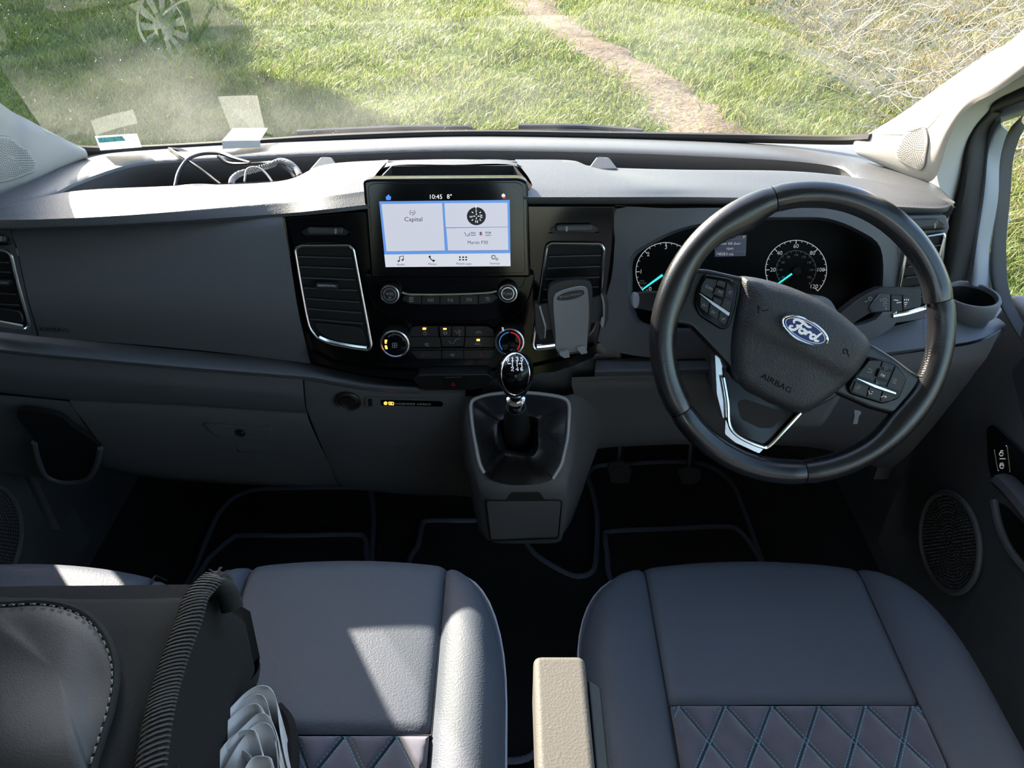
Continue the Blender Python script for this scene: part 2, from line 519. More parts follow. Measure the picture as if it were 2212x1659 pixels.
pc = [(1095, -60), (1140, 0), (1185, 40), (1240, 85), (1310, 130), (1385, 175), (1455, 225), (1520, 285), (1580, 350), (1640, 430)]
pc3 = crs([pZ(u, v, GZ) for u, v in pc], 8)
PATHP = np.array([(p.x, p.y) for p in pc3])
L, Rr = [], []
pw = []
for i, p in enumerate(pc3):
    a, b = pc3[max(0, i - 1)], pc3[min(len(pc3) - 1, i + 1)]
    t = (b - a).normalized(); nrm = Vector((-t.y, t.x, 0))
    hw = .27 + .05 * math.sin(i * .9) + .03 * math.sin(i * 2.3)
    for Q, s_ in ((L, 1), (Rr, -1)):
        for f in (1.0, .5) if s_ == 1 else (.0, .5):
            pass
    pw.append((p, nrm, hw))
rows = []
for f in (-1, -.6, -.2, .2, .6, 1):
    r = []
    for p, nrm, hw in pw:
        q = p + nrm * hw * f
        r.append(Vector((q.x, q.y, GZ + float(gh(q.x, q.y)) + .012 - .02 * abs(f) ** 3 + .012)))
    rows.append(r)
struct(loft('dirt_path', rows, M_path, interp=False, kr=1), 'bare trodden dirt path winding through the grass')

# --- grass (nobody could count it)
def nzf(x, y):
    return (np.sin(x * 1.7 + 2 * np.sin(y * .9)) + np.sin(y * 2.1 + 1.5 * np.sin(x * 1.3 + 1)) + .7 * np.sin(x * 4.1 + y * 3.3) + .5 * np.sin(x * 7.7 - y * 6.1)) / 3.2
def make_grass(N):
    y = 3.0 * np.exp(rng.random(N) * np.log(15.0 / 3.0))
    x = (rng.random(N) * 2 - 1) * (2.2 + .82 * y) + .02 * y
    d = np.min(np.hypot(x[:, None] - PATHP[None, ::3, 0], y[:, None] - PATHP[None, ::3, 1]), 1)
    keep = (d > .17 + .22 * rng.random(N)) | (rng.random(N) < .06)
    x, y = x[keep], y[keep]; N = len(x)
    pat = nzf(x, y); pat2 = nzf(x * 2.7 + 5, y * 2.7 - 3)
    hgt = (.040 + .055 * rng.random(N)) * (1 + .6 * pat2 + .4 * pat) * (.8 + .035 * y)
    wid = (.0018 + .0018 * rng.random(N)) * (.55 + .15 * y)
    an = rng.random(N) * 2 * np.pi
    la = rng.random(N) * 2 * np.pi; lean = hgt * (.25 + .9 * rng.random(N))
    z = GZ + gh(x, y) - .01
    dx, dy = np.cos(an) * wid, np.sin(an) * wid
    lx, ly = np.cos(la) * lean + .25 * hgt, np.sin(la) * lean
    P = np.zeros((N, 5, 3))
    P[:, 0] = np.stack([x - dx, y - dy, z], 1); P[:, 1] = np.stack([x + dx, y + dy, z], 1)
    P[:, 2] = np.stack([x + dx * .8 + lx * .35, y + dy * .8 + ly * .35, z + hgt * .6], 1)
    P[:, 3] = np.stack([x - dx * .8 + lx * .35, y - dy * .8 + ly * .35, z + hgt * .6], 1)
    P[:, 4] = np.stack([x + lx, y + ly, z + hgt * (.85 + .15 * rng.random(N))], 1)
    t = rng.random(N)
    A = np.array([.115, .160, .034]); B = np.array([.205, .240, .058]); C = np.array([.29, .24, .13]); D = np.array([.075, .120, .045])
    k = np.clip(.5 + .45 * pat + .35 * (t - .5), 0, 1)[:, None]
    col = A * (1 - k) + B * k
    s_ = (rng.random(N) < .10 + .10 * np.clip(pat2, 0, 1) + .72 * np.clip((x - 2.5) / .9, 0, 1))[:, None]
    col = np.where(s_, C, col)
    s2 = (rng.random(N) < .22 * np.clip(-pat2, 0, 1) + .05)[:, None]
    col = np.where(s2, D, col)
    col = col * (.75 + .5 * rng.random(N))[:, None]
    return P, col
P, col = make_grass(380000)
N = len(P)
me = bpy.data.meshes.new('meadow_grass')
me.vertices.add(N * 5); me.vertices.foreach_set('co', P.reshape(-1).astype(np.float32))
quad = np.array([0, 1, 2, 3]); tri = np.array([3, 2, 4])
idx = (np.arange(N)[:, None] * 5 + np.concatenate([quad, tri])[None]).reshape(-1)
me.loops.add(N * 7); me.loops.foreach_set('vertex_index', idx.astype(np.int32))
me.polygons.add(N * 2)
st = (np.arange(N)[:, None] * 7 + np.array([0, 4])[None]).reshape(-1)
me.polygons.foreach_set('loop_start', st.astype(np.int32))
me.update(calc_edges=True)
ca = me.color_attributes.new('Col', 'FLOAT_COLOR', 'POINT')
cc = np.ones((N, 5, 4)); cc[:, :, :3] = col[:, None, :]
ca.data.foreach_set('color', cc.reshape(-1).astype(np.float32))
gm_ = bpy.data.materials.new('grass_blades'); gm_.use_nodes = True
nt = gm_.node_tree; b = nt.nodes['Principled BSDF']
at = nt.nodes.new('ShaderNodeAttribute'); at.attribute_name = 'Col'
nt.links.new(at.outputs['Color'], b.inputs['Base Color'])
b.inputs['Roughness'].default_value = .45; b.inputs['Specular IOR Level'].default_value = .28
tl = nt.nodes.new('ShaderNodeBsdfTranslucent'); nt.links.new(at.outputs['Color'], tl.inputs[0])
mx = nt.nodes.new('ShaderNodeMixShader'); mx.inputs[0].default_value = .45
nt.links.new(b.outputs[0], mx.inputs[1]); nt.links.new(tl.outputs[0], mx.inputs[2])
nt.links.new(mx.outputs[0], nt.nodes['Material Output'].inputs[0])
me.materials.append(gm_)
go = bpy.data.objects.new('meadow_grass', me); COL.objects.link(go)
tag(go, 'short green meadow grass seen through the windscreen', 'grass', kind='stuff')

# --- two unseen trees added out of view to shade the grass at the left
def shade_tree(x, y, hgt, rad):
    e = thing('added_shade_tree', 'nearer unseen tree added to shade the meadow left of the van' if y < 14 else 'farther unseen tree added to shade the meadow left of the van', 'tree', (x, y, GZ), 'added shade trees left of the van')
    tube('trunk', [Vector((x, y, GZ)), Vector((x + .1, y, GZ + hgt * .3)), Vector((x, y + .1, GZ + hgt * .7))], lambda t: .20 - .12 * t, mat('bark', (.09, .07, .05), .9, bump=(20, .8)), e, k=6, seg=10)
    n = 13000
    d = rng.normal(size=(n, 3)); d /= np.linalg.norm(d, axis=1)[:, None]
    r = rad * (.35 + .65 * rng.random(n) ** .5) * (1 + .25 * np.sin(d[:, 0] * 5 + d[:, 2] * 4))
    c = np.array([x, y, GZ + hgt * .68]) + d * r[:, None] * np.array([1, 1, .85])
    a = rng.normal(size=(n, 3)) * .09; b = rng.normal(size=(n, 3)) * .09
    V = np.stack([c - a, c + b, c + a, c - b], 1).reshape(-1, 3)
    me = bpy.data.meshes.new('crown'); me.from_pydata(V.tolist(), [], [(4 * i, 4 * i + 1, 4 * i + 2, 4 * i + 3) for i in range(n)])
    me.materials.append(mat('tree_leaves', (.05, .09, .025), .6))
    o = bpy.data.objects.new('crown', me); COL.objects.link(o); _par(o, e); tag(o, kind='stuff')
shade_tree(-10.0, 12.6, 6.2, 2.7)
shade_tree(-12.6, 15.6, 6.2, 2.8)

# --- dry brambles at the right
M_straw = mat('dry_stalks', (.40, .33, .24), .8)
def brambles():
    V = []; Fc = []
    for i in range(1700):
        y = 4.9 + 7.5 * random.random()
        x = 2.75 + .06 * (y - 5) + random.random() ** 1.5 * 4.5
        z = GZ + float(gh(x, y))
        n = 6; L = .35 + .9 * random.random(); a = random.random() * 6.28
        up = .25 + .75 * random.random(); r = .0022 + .003 * random.random()
        cur = random.uniform(.4, 1.6)
        pts = []
        for k in range(n):
            t = k / (n - 1)
            pts.append(Vector((x + math.cos(a) * L * t * .8 + .03 * math.sin(9 * t + i), y + math.sin(a) * L * t * .6, z + up * L * (t - cur * .45 * t * t) + .02 * math.sin(14 * t + i))))
        b0 = len(V)
        for k in range(n):
            rr = r * (1 - .6 * k / n)
            for j in range(3):
                th = 2.09 * j
                V.append(pts[k] + Vector((math.cos(th) * rr, math.sin(th) * rr * .5, math.sin(th) * rr)))
        for k in range(n - 1):
            for j in range(3):
                j2 = (j + 1) % 3
                Fc.append((b0 + 3 * k + j, b0 + 3 * k + j2, b0 + 3 * k + 3 + j2, b0 + 3 * k + 3 + j))
    return mk('dry_brambles', V, Fc, M_straw)
tag(brambles(), 'pale dry bramble stalks at the right edge of the meadow', 'brambles', kind='stuff')

# --- van floor, toe board, shell
LX, RX = -.88, .76
fl = loft('floor', [[Vector((LX - .02, y, z)), Vector((-.3, y, z)), Vector((.3, y, z)), Vector((RX + .02, y, z))] for y, z in ((-2.3, 0), (-1, 0), (.6, 0), (1.2, 0), (1.42, 0), (1.5, .03), (1.62, .20), (1.66, .45), (1.66, .7))], M_carpet, k=4)
struct(fl, 'black carpet floor of the van cab')
struct(box('ceiling', (-.06, -.76, 1.515), 1.62, 3.12, .03, M_roof), 'pale roof lining')
struct(loft('bonnet', [[Vector((-.06 + x, y - .12 * abs(x) ** 2, z)) for x in (-.95, -.6, -.2, .2, .6, .95)] for y, z in ((1.44, .70), (1.7, .60), (2.0, .42), (2.1, .2), (2.12, -.3))], M_body, solid=.02), 'grey van bonnet beyond the windscreen')
for side, X, s_ in (('left', LX, -1), ('right', RX, 1)):
    struct(box('wall_' + side, (X + s_ * .05, -1.36, .42), .06, 1.9, .84, M_roof), 'pale load bay side lining on the ' + side)
    struct(box('wall_' + side + '_upper', (X + s_ * .05, -1.36, 1.43), .06, 1.9, .14, M_roof), 'pale lining above the load bay window on the ' + side)
    struct(box('window_' + ('4' if s_ < 0 else '5'), (X + s_ * .05, -1.36, 1.10), .006, 1.9, .52, M_sideglass), 'load bay window on the ' + side)
    struct(box('trim_' + ('2' if s_ < 0 else '3'), (X + s_ * .03, .1, 1.45), .10, 1.0, .10, M_roof, bev=.02), 'roof rail above the %s door window' % side)
    struct(box('trim_' + ('4' if s_ < 0 else '5'), (X + s_ * .03, -.36, 1.05), .10, .12, .80, M_roof, bev=.02), 'door pillar behind the %s front seat' % side)
    W_ = Plane((X + s_ * .03, .3, 1.05), (0, 0, 1), (0, -s_, 0))
    q_ = [(X + s_ * .03, .98, .70), (X + s_ * .03, -.3, .70), (X + s_ * .03, -.3, 1.41), (X + s_ * .03, .62, 1.41), (X + s_ * .03, .86, 1.10)]
    struct(mk('window_' + ('2' if s_ < 0 else '3'), q_ + [(a + s_ * .004, b, c) for a, b, c in q_], [(0, 1, 2, 3, 4), (9, 8, 7, 6, 5)] + [(i, (i + 1) % 5, (i + 1) % 5 + 5, i + 5) for i in range(5)], M_sideglass, smooth=False), '%s front door window' % side)
for side, X, s_ in (('left', LX, -1), ('right', RX, 1)):
    struct(box('wall_' + side + '_footwell', (X + s_ * .045, .75, .30), .07, 1.95, .62, M_lower), 'dark footwell side lining on the ' + side)
struct(box('trim_12', (LX + .012, .335, 1.06), .006, 1.31, .74, mat('added_blind_fabric', (.05, .05, .052), .9)), 'unseen dark blind added over the passenger door window to block the sun')  # blind added out of view to keep side sun off the bag and seats
cw = [Vector((-.93, 1.14, .77))] + [p + Vector((0, .04, -.075)) for p in gb] + [Vector((.80, 1.16, .62))]
struct(loft('wall_front', [cw, [Vector((p.x, p.y + .03, .70)) for p in cw], [Vector((p.x, p.y + .30, .30)) for p in cw], [Vector((p.x, p.y + .30, -.1)) for p in cw]], M_rubber, k=4, solid=.02), 'dark bulkhead below the windscreen')
struct(box('wall_right_front', (RX + .005, 1.33, .45), .05, .24, .54, M_lower), 'dark inner panel ahead of the driver door')
struct(box('wall_left_front', (LX - .005, 1.26, .47), .05, .38, .58, M_lower), 'dark inner panel ahead of the passenger door')

# --- doors
XP = Plane((RX - .003, 1.0, .5), (0, 0, 1), (0, -1, 0))
def slabX(name, poly, x0, x1, m, parent=None, bev=0):
    a = [Vector((x0, y, z)) for y, z in poly]; b = [Vector((x1, y, z)) for y, z in poly]
    return prism(name, a, b, m, parent, bev, 3)
d1 = slabX('door_1', [(1.07, .695), (1.10, .60), (1.155, .35), (1.17, .05), (-.30, .05), (-.30, .695)], RX, RX + .07, M_door, bev=.012)
struct(d1, 'dark plastic driver door with round speaker and lock switch')
slab('door_pad', XP, rpoly([(2182, 800), (2212, 765), (2330, 740), (2500, 900), (2330, 1010), (2212, 925)], 14), -.01, .012, M_doorpad, d1, .006)
slab('switch_recess', XP, rpoly([(2130, 925), (2145, 915), (2230, 995), (2330, 1120), (2260, 1160), (2147, 1047), (2134, 1010)], 8), -.004, .0015, M_black, d1, .001)
sw = slab('lock_switch', XP, rpoly([(2147, 968), (2175, 961), (2182, 1022), (2156, 1020)], 7), 0, .006, M_button, d1, .001)
tube('switch_ring', [XP.p(u, v, .0065) for u, v in rpoly([(2147, 968), (2175, 961), (2182, 1022), (2156, 1020)], 7)], .0011, M_bright, sw, closed=True)
ribbon('switch_icon', XP, [[(2160, 991), (2172, 991)], ell(2164, 1008, 4, 4, 10), [(2160, 1006), (2161, 1001), (2166, 1000), (2168, 1005)], ell(2163, 981, 4, 4, 10), [(2161, 977), (2163, 973), (2167, 974)]], 1.2, .0063, M_white, sw)
tube('pull_handle', [XP.p(u, v, .028) for u, v in ((2165, 1038), (2180, 1050), (2212, 1085), (2280, 1170), (2330, 1240))], .012, M_doorpad, d1, k=5, prof=(1, 1.5))
slab('pocket', XP, rpoly([(2150, 1085), (2165, 1090), (2212, 1140), (2300, 1230), (2330, 1330), (2212, 1225), (2172, 1150)], 10), -.004, .002, M_void, d1)
tube('pocket_rim', [XP.p(u, v, .006) for u, v in ((2146, 1080), (2158, 1135), (2180, 1185), (2212, 1226), (2280, 1300))], .006, M_door, d1, k=6)
def door_speaker(PL, u, v, ru, rv, rot, parent):
    tube('speaker_surround', [PL.p(a, b, .004) for a, b in ell(u, v, ru, rv, 40, rot)], .005, M_door, parent, closed=True)
    g = slab('speaker_grille', PL, ell(u, v, ru - 2, rv - 2, 40, rot), -.002, .006, M_doorpad, parent, .003)
    V = []; Fc = []
    for r_ in range(1, 15):
        for (a, b) in ell(u, v, (ru - 5) * r_ / 14, (rv - 5) * r_ / 14, max(6, int(r_ * 6)), rot):
            c = PL.p(a, b, .0062); b0 = len(V); s_ = .0017
            for dx, dy in ((-1, -1), (1, -1), (1, 1), (-1, 1)):
                V.append(c + PL.ex * dx * s_ + PL.ey * dy * s_)
            V.append(c + PL.n * .0016)
            Fc += [(b0, b0 + 1, b0 + 4), (b0 + 1, b0 + 2, b0 + 4), (b0 + 2, b0 + 3, b0 + 4), (b0 + 3, b0, b0 + 4)]
    tag(mk('grille_studs', V, Fc, M_door, g, smooth=False), kind='stuff')
door_speaker(XP, 2053, 1172, 62, 109, -8, d1)
XL = Plane((LX + .003, 1.0, .5), (0, 0, 1), (0, 1, 0))
d2 = slabX('door_2', [(1.07, .695), (1.10, .60), (1.155, .35), (1.17, .05), (-.30, .05), (-.30, .695)], LX - .07, LX, M_door, bev=.012)
struct(d2, 'dark plastic passenger door in deep shade')
door_speaker(XL, -30, 1160, 75, 115, 8, d2)
slab('pocket', XL, rpoly([(-150, 1050), (-100, 1090), (-130, 1290), (-250, 1320)], 10), -.002, .003, M_void, d2)

# --- A pillars
def pillar(name, G, I, m, label, bul):
    mid = [a * .5 + b * .5 + Vector(bul) for a, b in zip(G, I)]
    q1 = [a * .8 + b * .2 + Vector(bul) * .75 for a, b in zip(G, I)]
    q3 = [a * .2 + b * .8 + Vector(bul) * .75 for a, b in zip(G, I)]
    o = loft(name, [G, q1, mid, q3, I], m, k=6, kr=3)
    return struct(o, label)
Gr = YR([(1848, 302, 1.22), (1880, 286, 1.205), (1935, 253, 1.175), (1990, 215, 1.145), (2060, 165, 1.10), (2140, 112, 1.05), (2212, 62, 1.0)]) + [Vector((.585, .80, 1.28)), Vector((.55, .60, 1.48))]
Ir = YR([(1863, 338, 1.195), (1922, 366, 1.16), (1988, 394, 1.115), (2024, 378, 1.09), (2050, 300, 1.065), (2095, 231, 1.03), (2212, 160, .955)]) + [Vector((.64, .76, 1.26)), Vector((.64, .52, 1.48))]
pr = pillar('trim_6', Gr, Ir, M_pillar, 'sunlit pale windscreen pillar trim on the driver side', (-.010, -.008, 0))
Gl = YR([(183, 322, 1.22), (120, 290, 1.2), (60, 258, 1.17), (0, 222, 1.14)]) + [pY(0, 222, 1.14).lerp(Vector((-.72, .85, 1.28)), .38), Vector((-.72, .85, 1.28)), Vector((-.70, .60, 1.48))]
Il = YR([(186, 341, 1.215), (130, 367, 1.17), (70, 392, 1.12), (-10, 425, 1.07)]) + [pY(-10, 425, 1.07).lerp(Vector((-.80, .80, 1.0)), .42), Vector((-.80, .80, 1.0)), Vector((-.80, .52, 1.48))]
pl_ = pillar('trim_7', Gl, Il, M_pillar, 'shaded pale windscreen pillar trim on the passenger side', (.006, -.006, 0))
Aq = [Vector((-.89, 1.08, .72)), Vector((-.89, 1.08, .92)), Vector((-.89, 1.00, 1.02)), Vector((-.89, .86, 1.16)), Vector((-.89, .66, 1.42)), Vector((-.86, .60, 1.50))]
Bq = [Vector((-.89, 1.46, .74)), Vector((-.80, 1.32, .85)), Gl[1] + Vector((-.07, .05, 0)), Gl[3] + Vector((-.06, .04, 0)), Gl[5] + Vector((-.03, .03, 0)), Gl[6]]
struct(loft('trim_13', [Aq, Bq], M_body, k=4, kr=3), 'grey outer windscreen pillar on the passenger side, shaped to narrow the sun')  # unseen outer pillar, added and shaped to leave a narrow slot of sun
struct(box('trim_14', (.662, 1.20, .79), .02, .10, .13, M_dash2), 'dark filler panel below the driver side pillar')
def pillar_speaker(parent, poly, cx, cy):
    dg = bpy.context.evaluated_depsgraph_get()
    bv = BVHTree.FromObject(parent, dg)
    def hit(u, v, h):
        d = ray(u, v).normalized()
        loc, nr, i, dist = bv.ray_cast(CO, d)
        if loc is None:
            loc, nr, i, dist = bv.find_nearest(CO + d * 1.25)
        if nr.dot(d) > 0: nr = -nr
        return loc + nr * h, nr
    oc = rpoly(poly, 12, 5)
    V = []; Fc = []; n = len(oc)
    for s_, h in ((1.0, .0004), (.985, .0022), (.93, .0026), (.7, .0026), (.45, .0026), (.2, .0026)):
        V += [hit(cx + (u - cx) * s_, cy + (v - cy) * s_, h)[0] for u, v in oc]
    for k in range(5):
        for i in range(n):
            j = (i + 1) % n; Fc.append((k * n + i, k * n + j, (k + 1) * n + j, (k + 1) * n + i))
    Fc.append(tuple(5 * n + i for i in range(n)))
    g = mk('speaker_grille', V, Fc, M_pillar, parent)
    tube('grille_groove', [hit(u, v, .0002)[0] for u, v in oc], .0007, M_pillar_dk, parent, closed=True, seg=5)
    ar = sum(x1 * y2 - x2 * y1 for (x1, y1), (x2, y2) in zip(poly, poly[1:] + poly[:1])); sg = 1 if ar > 0 else -1
    inside = lambda u, v: all(((x2 - x1) * (v - y1) - (y2 - y1) * (u - x1)) * sg > 6 * math.hypot(x2 - x1, y2 - y1) for (x1, y1), (x2, y2) in zip(poly, poly[1:] + poly[:1]))
    V = []; Fc = []
    for r_ in range(1, 16):
        m_ = max(6, int(r_ * 5.2))
        for (a, b) in ell(cx, cy, r_ * 3.6, r_ * 4.4, m_):
            if not inside(a, b): continue
            c, nr = hit(a, b, .0029); b0 = len(V); s_ = .00085
            e1 = nr.orthogonal().normalized(); e2 = nr.cross(e1)
            for k in range(6):
                V.append(c + e1 * s_ * math.cos(k * 1.047) + e2 * s_ * math.sin(k * 1.047))
            Fc.append(tuple(b0 + k for k in range(6)))
    tag(mk('grille_holes', V, Fc, M_pillar_dk, g, smooth=False), kind='stuff')
pillar_speaker(pr, [(1934, 325), (1949, 295), (1980, 264), (2002, 275), (2008, 300), (1999, 358), (1988, 369), (1937, 343)], 1976, 318)
pillar_speaker(pl_, [(-60, 320), (-20, 292), (20, 295), (60, 322), (80, 352), (76, 370), (30, 388), (-10, 396), (-50, 390)], 22, 342)
# --- strips between pillar and right door window
I2 = YR([(2010, 399, 1.10), (2023, 372, 1.09), (2039, 328, 1.075), (2061, 277, 1.055), (2096, 230, 1.03), (2212, 158, .955)]) + [Vector((.66, .70, 1.22))]
S0 = [pX(u, v, X) for u, v, X in ((2035, 600, .66), (2050, 480, .66), (2072, 390, .66), (2090, 304, .655), (2134, 243, .655), (2212, 187, .65))] + [Vector((.68, .68, 1.22))]
I2 = YR([(2030, 590, 1.085), (2043, 470, 1.09)]) + I2[1:]
I2 = I2[:len(S0)]
struct(loft('trim_8', [I2, S0], M_quarter, k=5, kr=2), 'beige inner trim panel beside the driver door opening')
S2 = [pX(u, v, X) for u, v, X in ((2088, 604, .69), (2108, 500, .69), (2122, 400, .69), (2136, 290, .685), (2165, 247, .68), (2212, 218, .675))] + [Vector((.71, .64, 1.22))]
mid = [a * .5 + b * .5 + Vector((-.012, -.01, 0)) for a, b in zip(S0, S2)]
struct(loft('trim_9', [S0, mid, S2], M_rubber, k=5, kr=4), 'dark rubber door seal on the driver side')
S3 = [pX(u, v, X) for u, v, X in ((2136, 620, .72), (2140, 530, .72), (2156, 430, .72), (2160, 347, .715), (2178, 284, .71), (2212, 248, .705))] + [Vector((.74, .60, 1.22))]
mid = [a * .5 + b * .5 + Vector((-.010, -.008, 0)) for a, b in zip(S2, S3)]
struct(loft('trim_10', [S2, mid, S3], M_doorpaint, k=5, kr=4), 'light painted door frame on the driver side')
S3b = [pX(u, v, X) for u, v, X in ((2212, 745, .735), (2180, 695, .73), (2150, 640, .725), (2138, 590, .72), (2142, 520, .72), (2156, 430, .72), (2160, 347, .715), (2178, 284, .71), (2212, 246, .705))]
S4 = [pX(u, v, X) for u, v, X in ((2212, 700, .75), (2195, 668, .75), (2183, 636, .75), (2176, 600, .75), (2174, 520, .75), (2182, 430, .75), (2188, 350, .745), (2200, 305, .745), (2216, 272, .745))]
mid = [a * .5 + b * .5 + Vector((-.008, -.006, 0)) for a, b in zip(S3b, S4)]
struct(loft('trim_11', [S3b, mid, S4], M_rubber, k=5, kr=4), 'black rubber window seal on the driver door')
# ================================================================== dashboard
DASH = thing('dashboard', 'wide dark grey plastic dashboard under the windscreen', 'dashboard', (-.06, 1.15, .3))
# top pad: rows run left to right, from under the front lip to the edge of the storage trays
lipb_l = [(-90, 500), (0, 497), (100, 494), (300, 487), (600, 469), (700, 461), (800, 450)]
lipn_l = [(-90, 478), (0, 474), (100, 472), (300, 462), (600, 438), (700, 425), (800, 412)]
midr_l = [(-90, 462), (0, 455), (100, 444), (300, 436), (600, 418), (700, 398), (806, 385)]
rear_l = [(-90, 462), (0, 448), (150, 417), (350, 406), (600, 395), (700, 360), (836, 349)]
zl = [.862, .862, .862, .862, .864, .882, .886]
nl = [.857, .857, .857, .857, .860, .876, .882]
rows = [[pZ(u, v, z - .016) + Vector((0, .05, -.012)) for (u, v), z in zip(lipb_l, nl)], [pZ(u, v, z - .015) for (u, v), z in zip(lipb_l, nl)], [pZ(u, v + 4, z - .002) for (u, v), z in zip(lipn_l, nl)],
        [pZ(u, v - 3, z) for (u, v), z in zip(lipn_l, nl)], [pZ(u, v, .35 * a + .65 * b) for (u, v), a, b in zip(midr_l, nl, zl)],
        [pZ(u, v, z) for (u, v), z in zip(rear_l, zl)], [pZ(u, v, z) + Vector((0, .010, -.006)) for (u, v), z in zip(rear_l, zl)],
        [pZ(u, v, z) + Vector((0, .014, -.05)) for (u, v), z in zip(rear_l, zl)]]
loft('top_pad', rows, M_dash, DASH, k=8, kr=3)
lipb_r = [(1130, 441), (1330, 441), (1480, 442), (1640, 446), (1800, 455), (1960, 463), (2030, 462), (2062, 448)]
lipn_r = [(1130, 424), (1330, 424), (1480, 424), (1640, 427), (1800, 436), (1960, 446), (2030, 448), (2060, 440)]
midr_r = [(1150, 398), (1330, 398), (1480, 400), (1640, 402), (1800, 410), (1950, 425), (2020, 432), (2050, 432)]
rear_r = [(1115, 349), (1240, 351), (1300, 364), (1480, 370), (1700, 373), (1840, 385), (1960, 408), (2030, 424)]
zr_ = [.886, .882, .868, .862, .862, .862, .860, .858]
nr = [.882, .879, .866, .860, .858, .857, .856, .855]
rows = [[pZ(u, v, z - .016) + Vector((0, .05, -.012)) for (u, v), z in zip(lipb_r, nr)], [pZ(u, v, z - .015) for (u, v), z in zip(lipb_r, nr)], [pZ(u, v + 4, z - .002) for (u, v), z in zip(lipn_r, nr)],
        [pZ(u, v - 3, z) for (u, v), z in zip(lipn_r, nr)], [pZ(u, v, .35 * a + .65 * b) for (u, v), a, b in zip(midr_r, nr, zr_)],
        [pZ(u, v, z) for (u, v), z in zip(rear_r, zr_)], [pZ(u, v, z) + Vector((0, .010, -.006)) for (u, v), z in zip(rear_r, zr_)],
        [pZ(u, v, z) + Vector((0, .014, -.05)) for (u, v), z in zip(rear_r, zr_)]]
loft('top_pad', rows, M_dash, DASH, k=8, kr=3)
# strip behind the display recess
a_ = [(806, 385), (845, 358), (980, 356), (1110, 357), (1152, 399)]
b_ = [(780, 386), (836, 349), (980, 346), (1115, 349), (1180, 398)]
ra = [pZ(u, v, z) for (u, v), z in zip(a_, (.874, .886, .888, .886, .872))]
rb = [pZ(u, v, z) for (u, v), z in zip(b_, (.872, .886, .888, .886, .868))]
loft('recess_frame', [rb, ra], M_dash, DASH, k=6, interp=True)
mb = [(836, 349), (905, 347), (980, 346), (1050, 347), (1115, 349)]
rm = zr(mb, .887)
loft('hump_edge', [rm, [p + Vector((0, .010, -.006)) for p in rm], [p + Vector((0, .014, -.05)) for p in rm]], M_dash, DASH, k=6, kr=2)
# well behind the display
wt = [pZ(806, 385, .876), pZ(845, 358, .886), pZ(1110, 357, .886), pZ(1152, 399, .874)]
wt = [wt[0] + Vector((0, -.03, 0))] + wt[1:3] + [wt[3] + Vector((0, -.01, 0))]
wb = [p + Vector((0, -.012 if i in (1, 2) else 0, -.055)) for i, p in enumerate(wt)]
mk('display_recess', wt + wb, [(0, 1, 5, 4), (1, 2, 6, 5), (2, 3, 7, 6), (4, 5, 6, 7)], M_tray, DASH, smooth=False, solid=.003)
tube('recess_bead', [p + Vector((0, 0, .001)) for p in crs([pZ(u, v, z) for (u, v), z in zip([(1120, 404), (1148, 401), (1150, 392), (1130, 366), (1118, 358)], (.87, .872, .874, .883, .886))], 6)], .0016, M_dash2, DASH)
# back ridge along the glass
A_ = [(-90, 455), (0, 421), (95, 380), (185, 338), (330, 327), (500, 319), (720, 309), (1000, 300), (1300, 303), (1500, 306), (1700, 310), (1850, 316), (1890, 345), (1965, 375), (2030, 406), (2060, 440)]
B_ = [(-90, 470), (20, 443), (110, 420), (170, 392), (300, 352), (480, 340), (720, 329), (1000, 320), (1300, 324), (1500, 331), (1700, 341), (1810, 355), (1850, 380), (1920, 402), (2010, 422), (2060, 440)]
za = [.858, .858, .856, .85, .845, .842, .84, .838, .838, .838, .84, .845, .852, .856, .858, .857]
zb = [.858, .860, .860, .858, .852, .848, .846, .845, .845, .846, .848, .852, .857, .859, .859, .857]
rA = [pZ(u, v, z) for (u, v), z in zip(A_, za)]; rB = [pZ(u, v, z) for (u, v), z in zip(B_, zb)]
rM = [a * .45 + b * .55 + Vector((0, 0, .003)) for a, b in zip(rA, rB)]
fade = [0, 0, 0, .4, 1, 1, 1, 1, 1, 1, 1, .6, .2, 0, 0, 0]
rC = [p + Vector((0, -.004, -.008)) * 1 for p in rB]
rD = [p + Vector((0, .002, -.022)) for p in rB]
rE = [p + Vector((0, .03, -.07)) for p in rB]
loft('back_ridge', [[p + Vector((0, .05, -.01)) for p in rA], rA, rM, rB, rC, rD, rE], M_dash, DASH, k=6, kr=2)
# trays
def tray(name, F_, R_, z0):
    f = [pZ(u, v, .862) + Vector((0, .012, -.03)) for u, v in F_]
    fm = [Vector((p.x, p.y + .012, z0 + .0015)) for p in f]; r = [pZ(u, v, .85) + Vector((0, .025, -.04)) for u, v in R_]
    loft(name, [f, [Vector((p.x, p.y + .01, z0)) for p in f], [Vector((p.x, p.y - .005, z0)) for p in r], r], M_tray, DASH, k=5)
    rm_ = [Vector((p.x, p.y - .007, z0 + .0015)) for p in r]
    loft('tray_mat', [fm, rm_], M_traymat, DASH, k=5)
tray('storage_tray', [(60, 445), (150, 420), (350, 406), (600, 396), (690, 366), (760, 353)], [(100, 424), (180, 395), (330, 352), (600, 335), (720, 330), (790, 327)], .800)
tray('storage_tray', [(760, 353), (900, 348), (1050, 348), (1240, 352)], [(790, 327), (900, 323), (1050, 321), (1240, 323)], .80)
tray('storage_tray', [(1240, 352), (1300, 365), (1480, 371), (1700, 374), (1800, 381), (1880, 395)], [(1240, 323), (1300, 325), (1480, 331), (1700, 342), (1800, 356), (1870, 385)], .800)
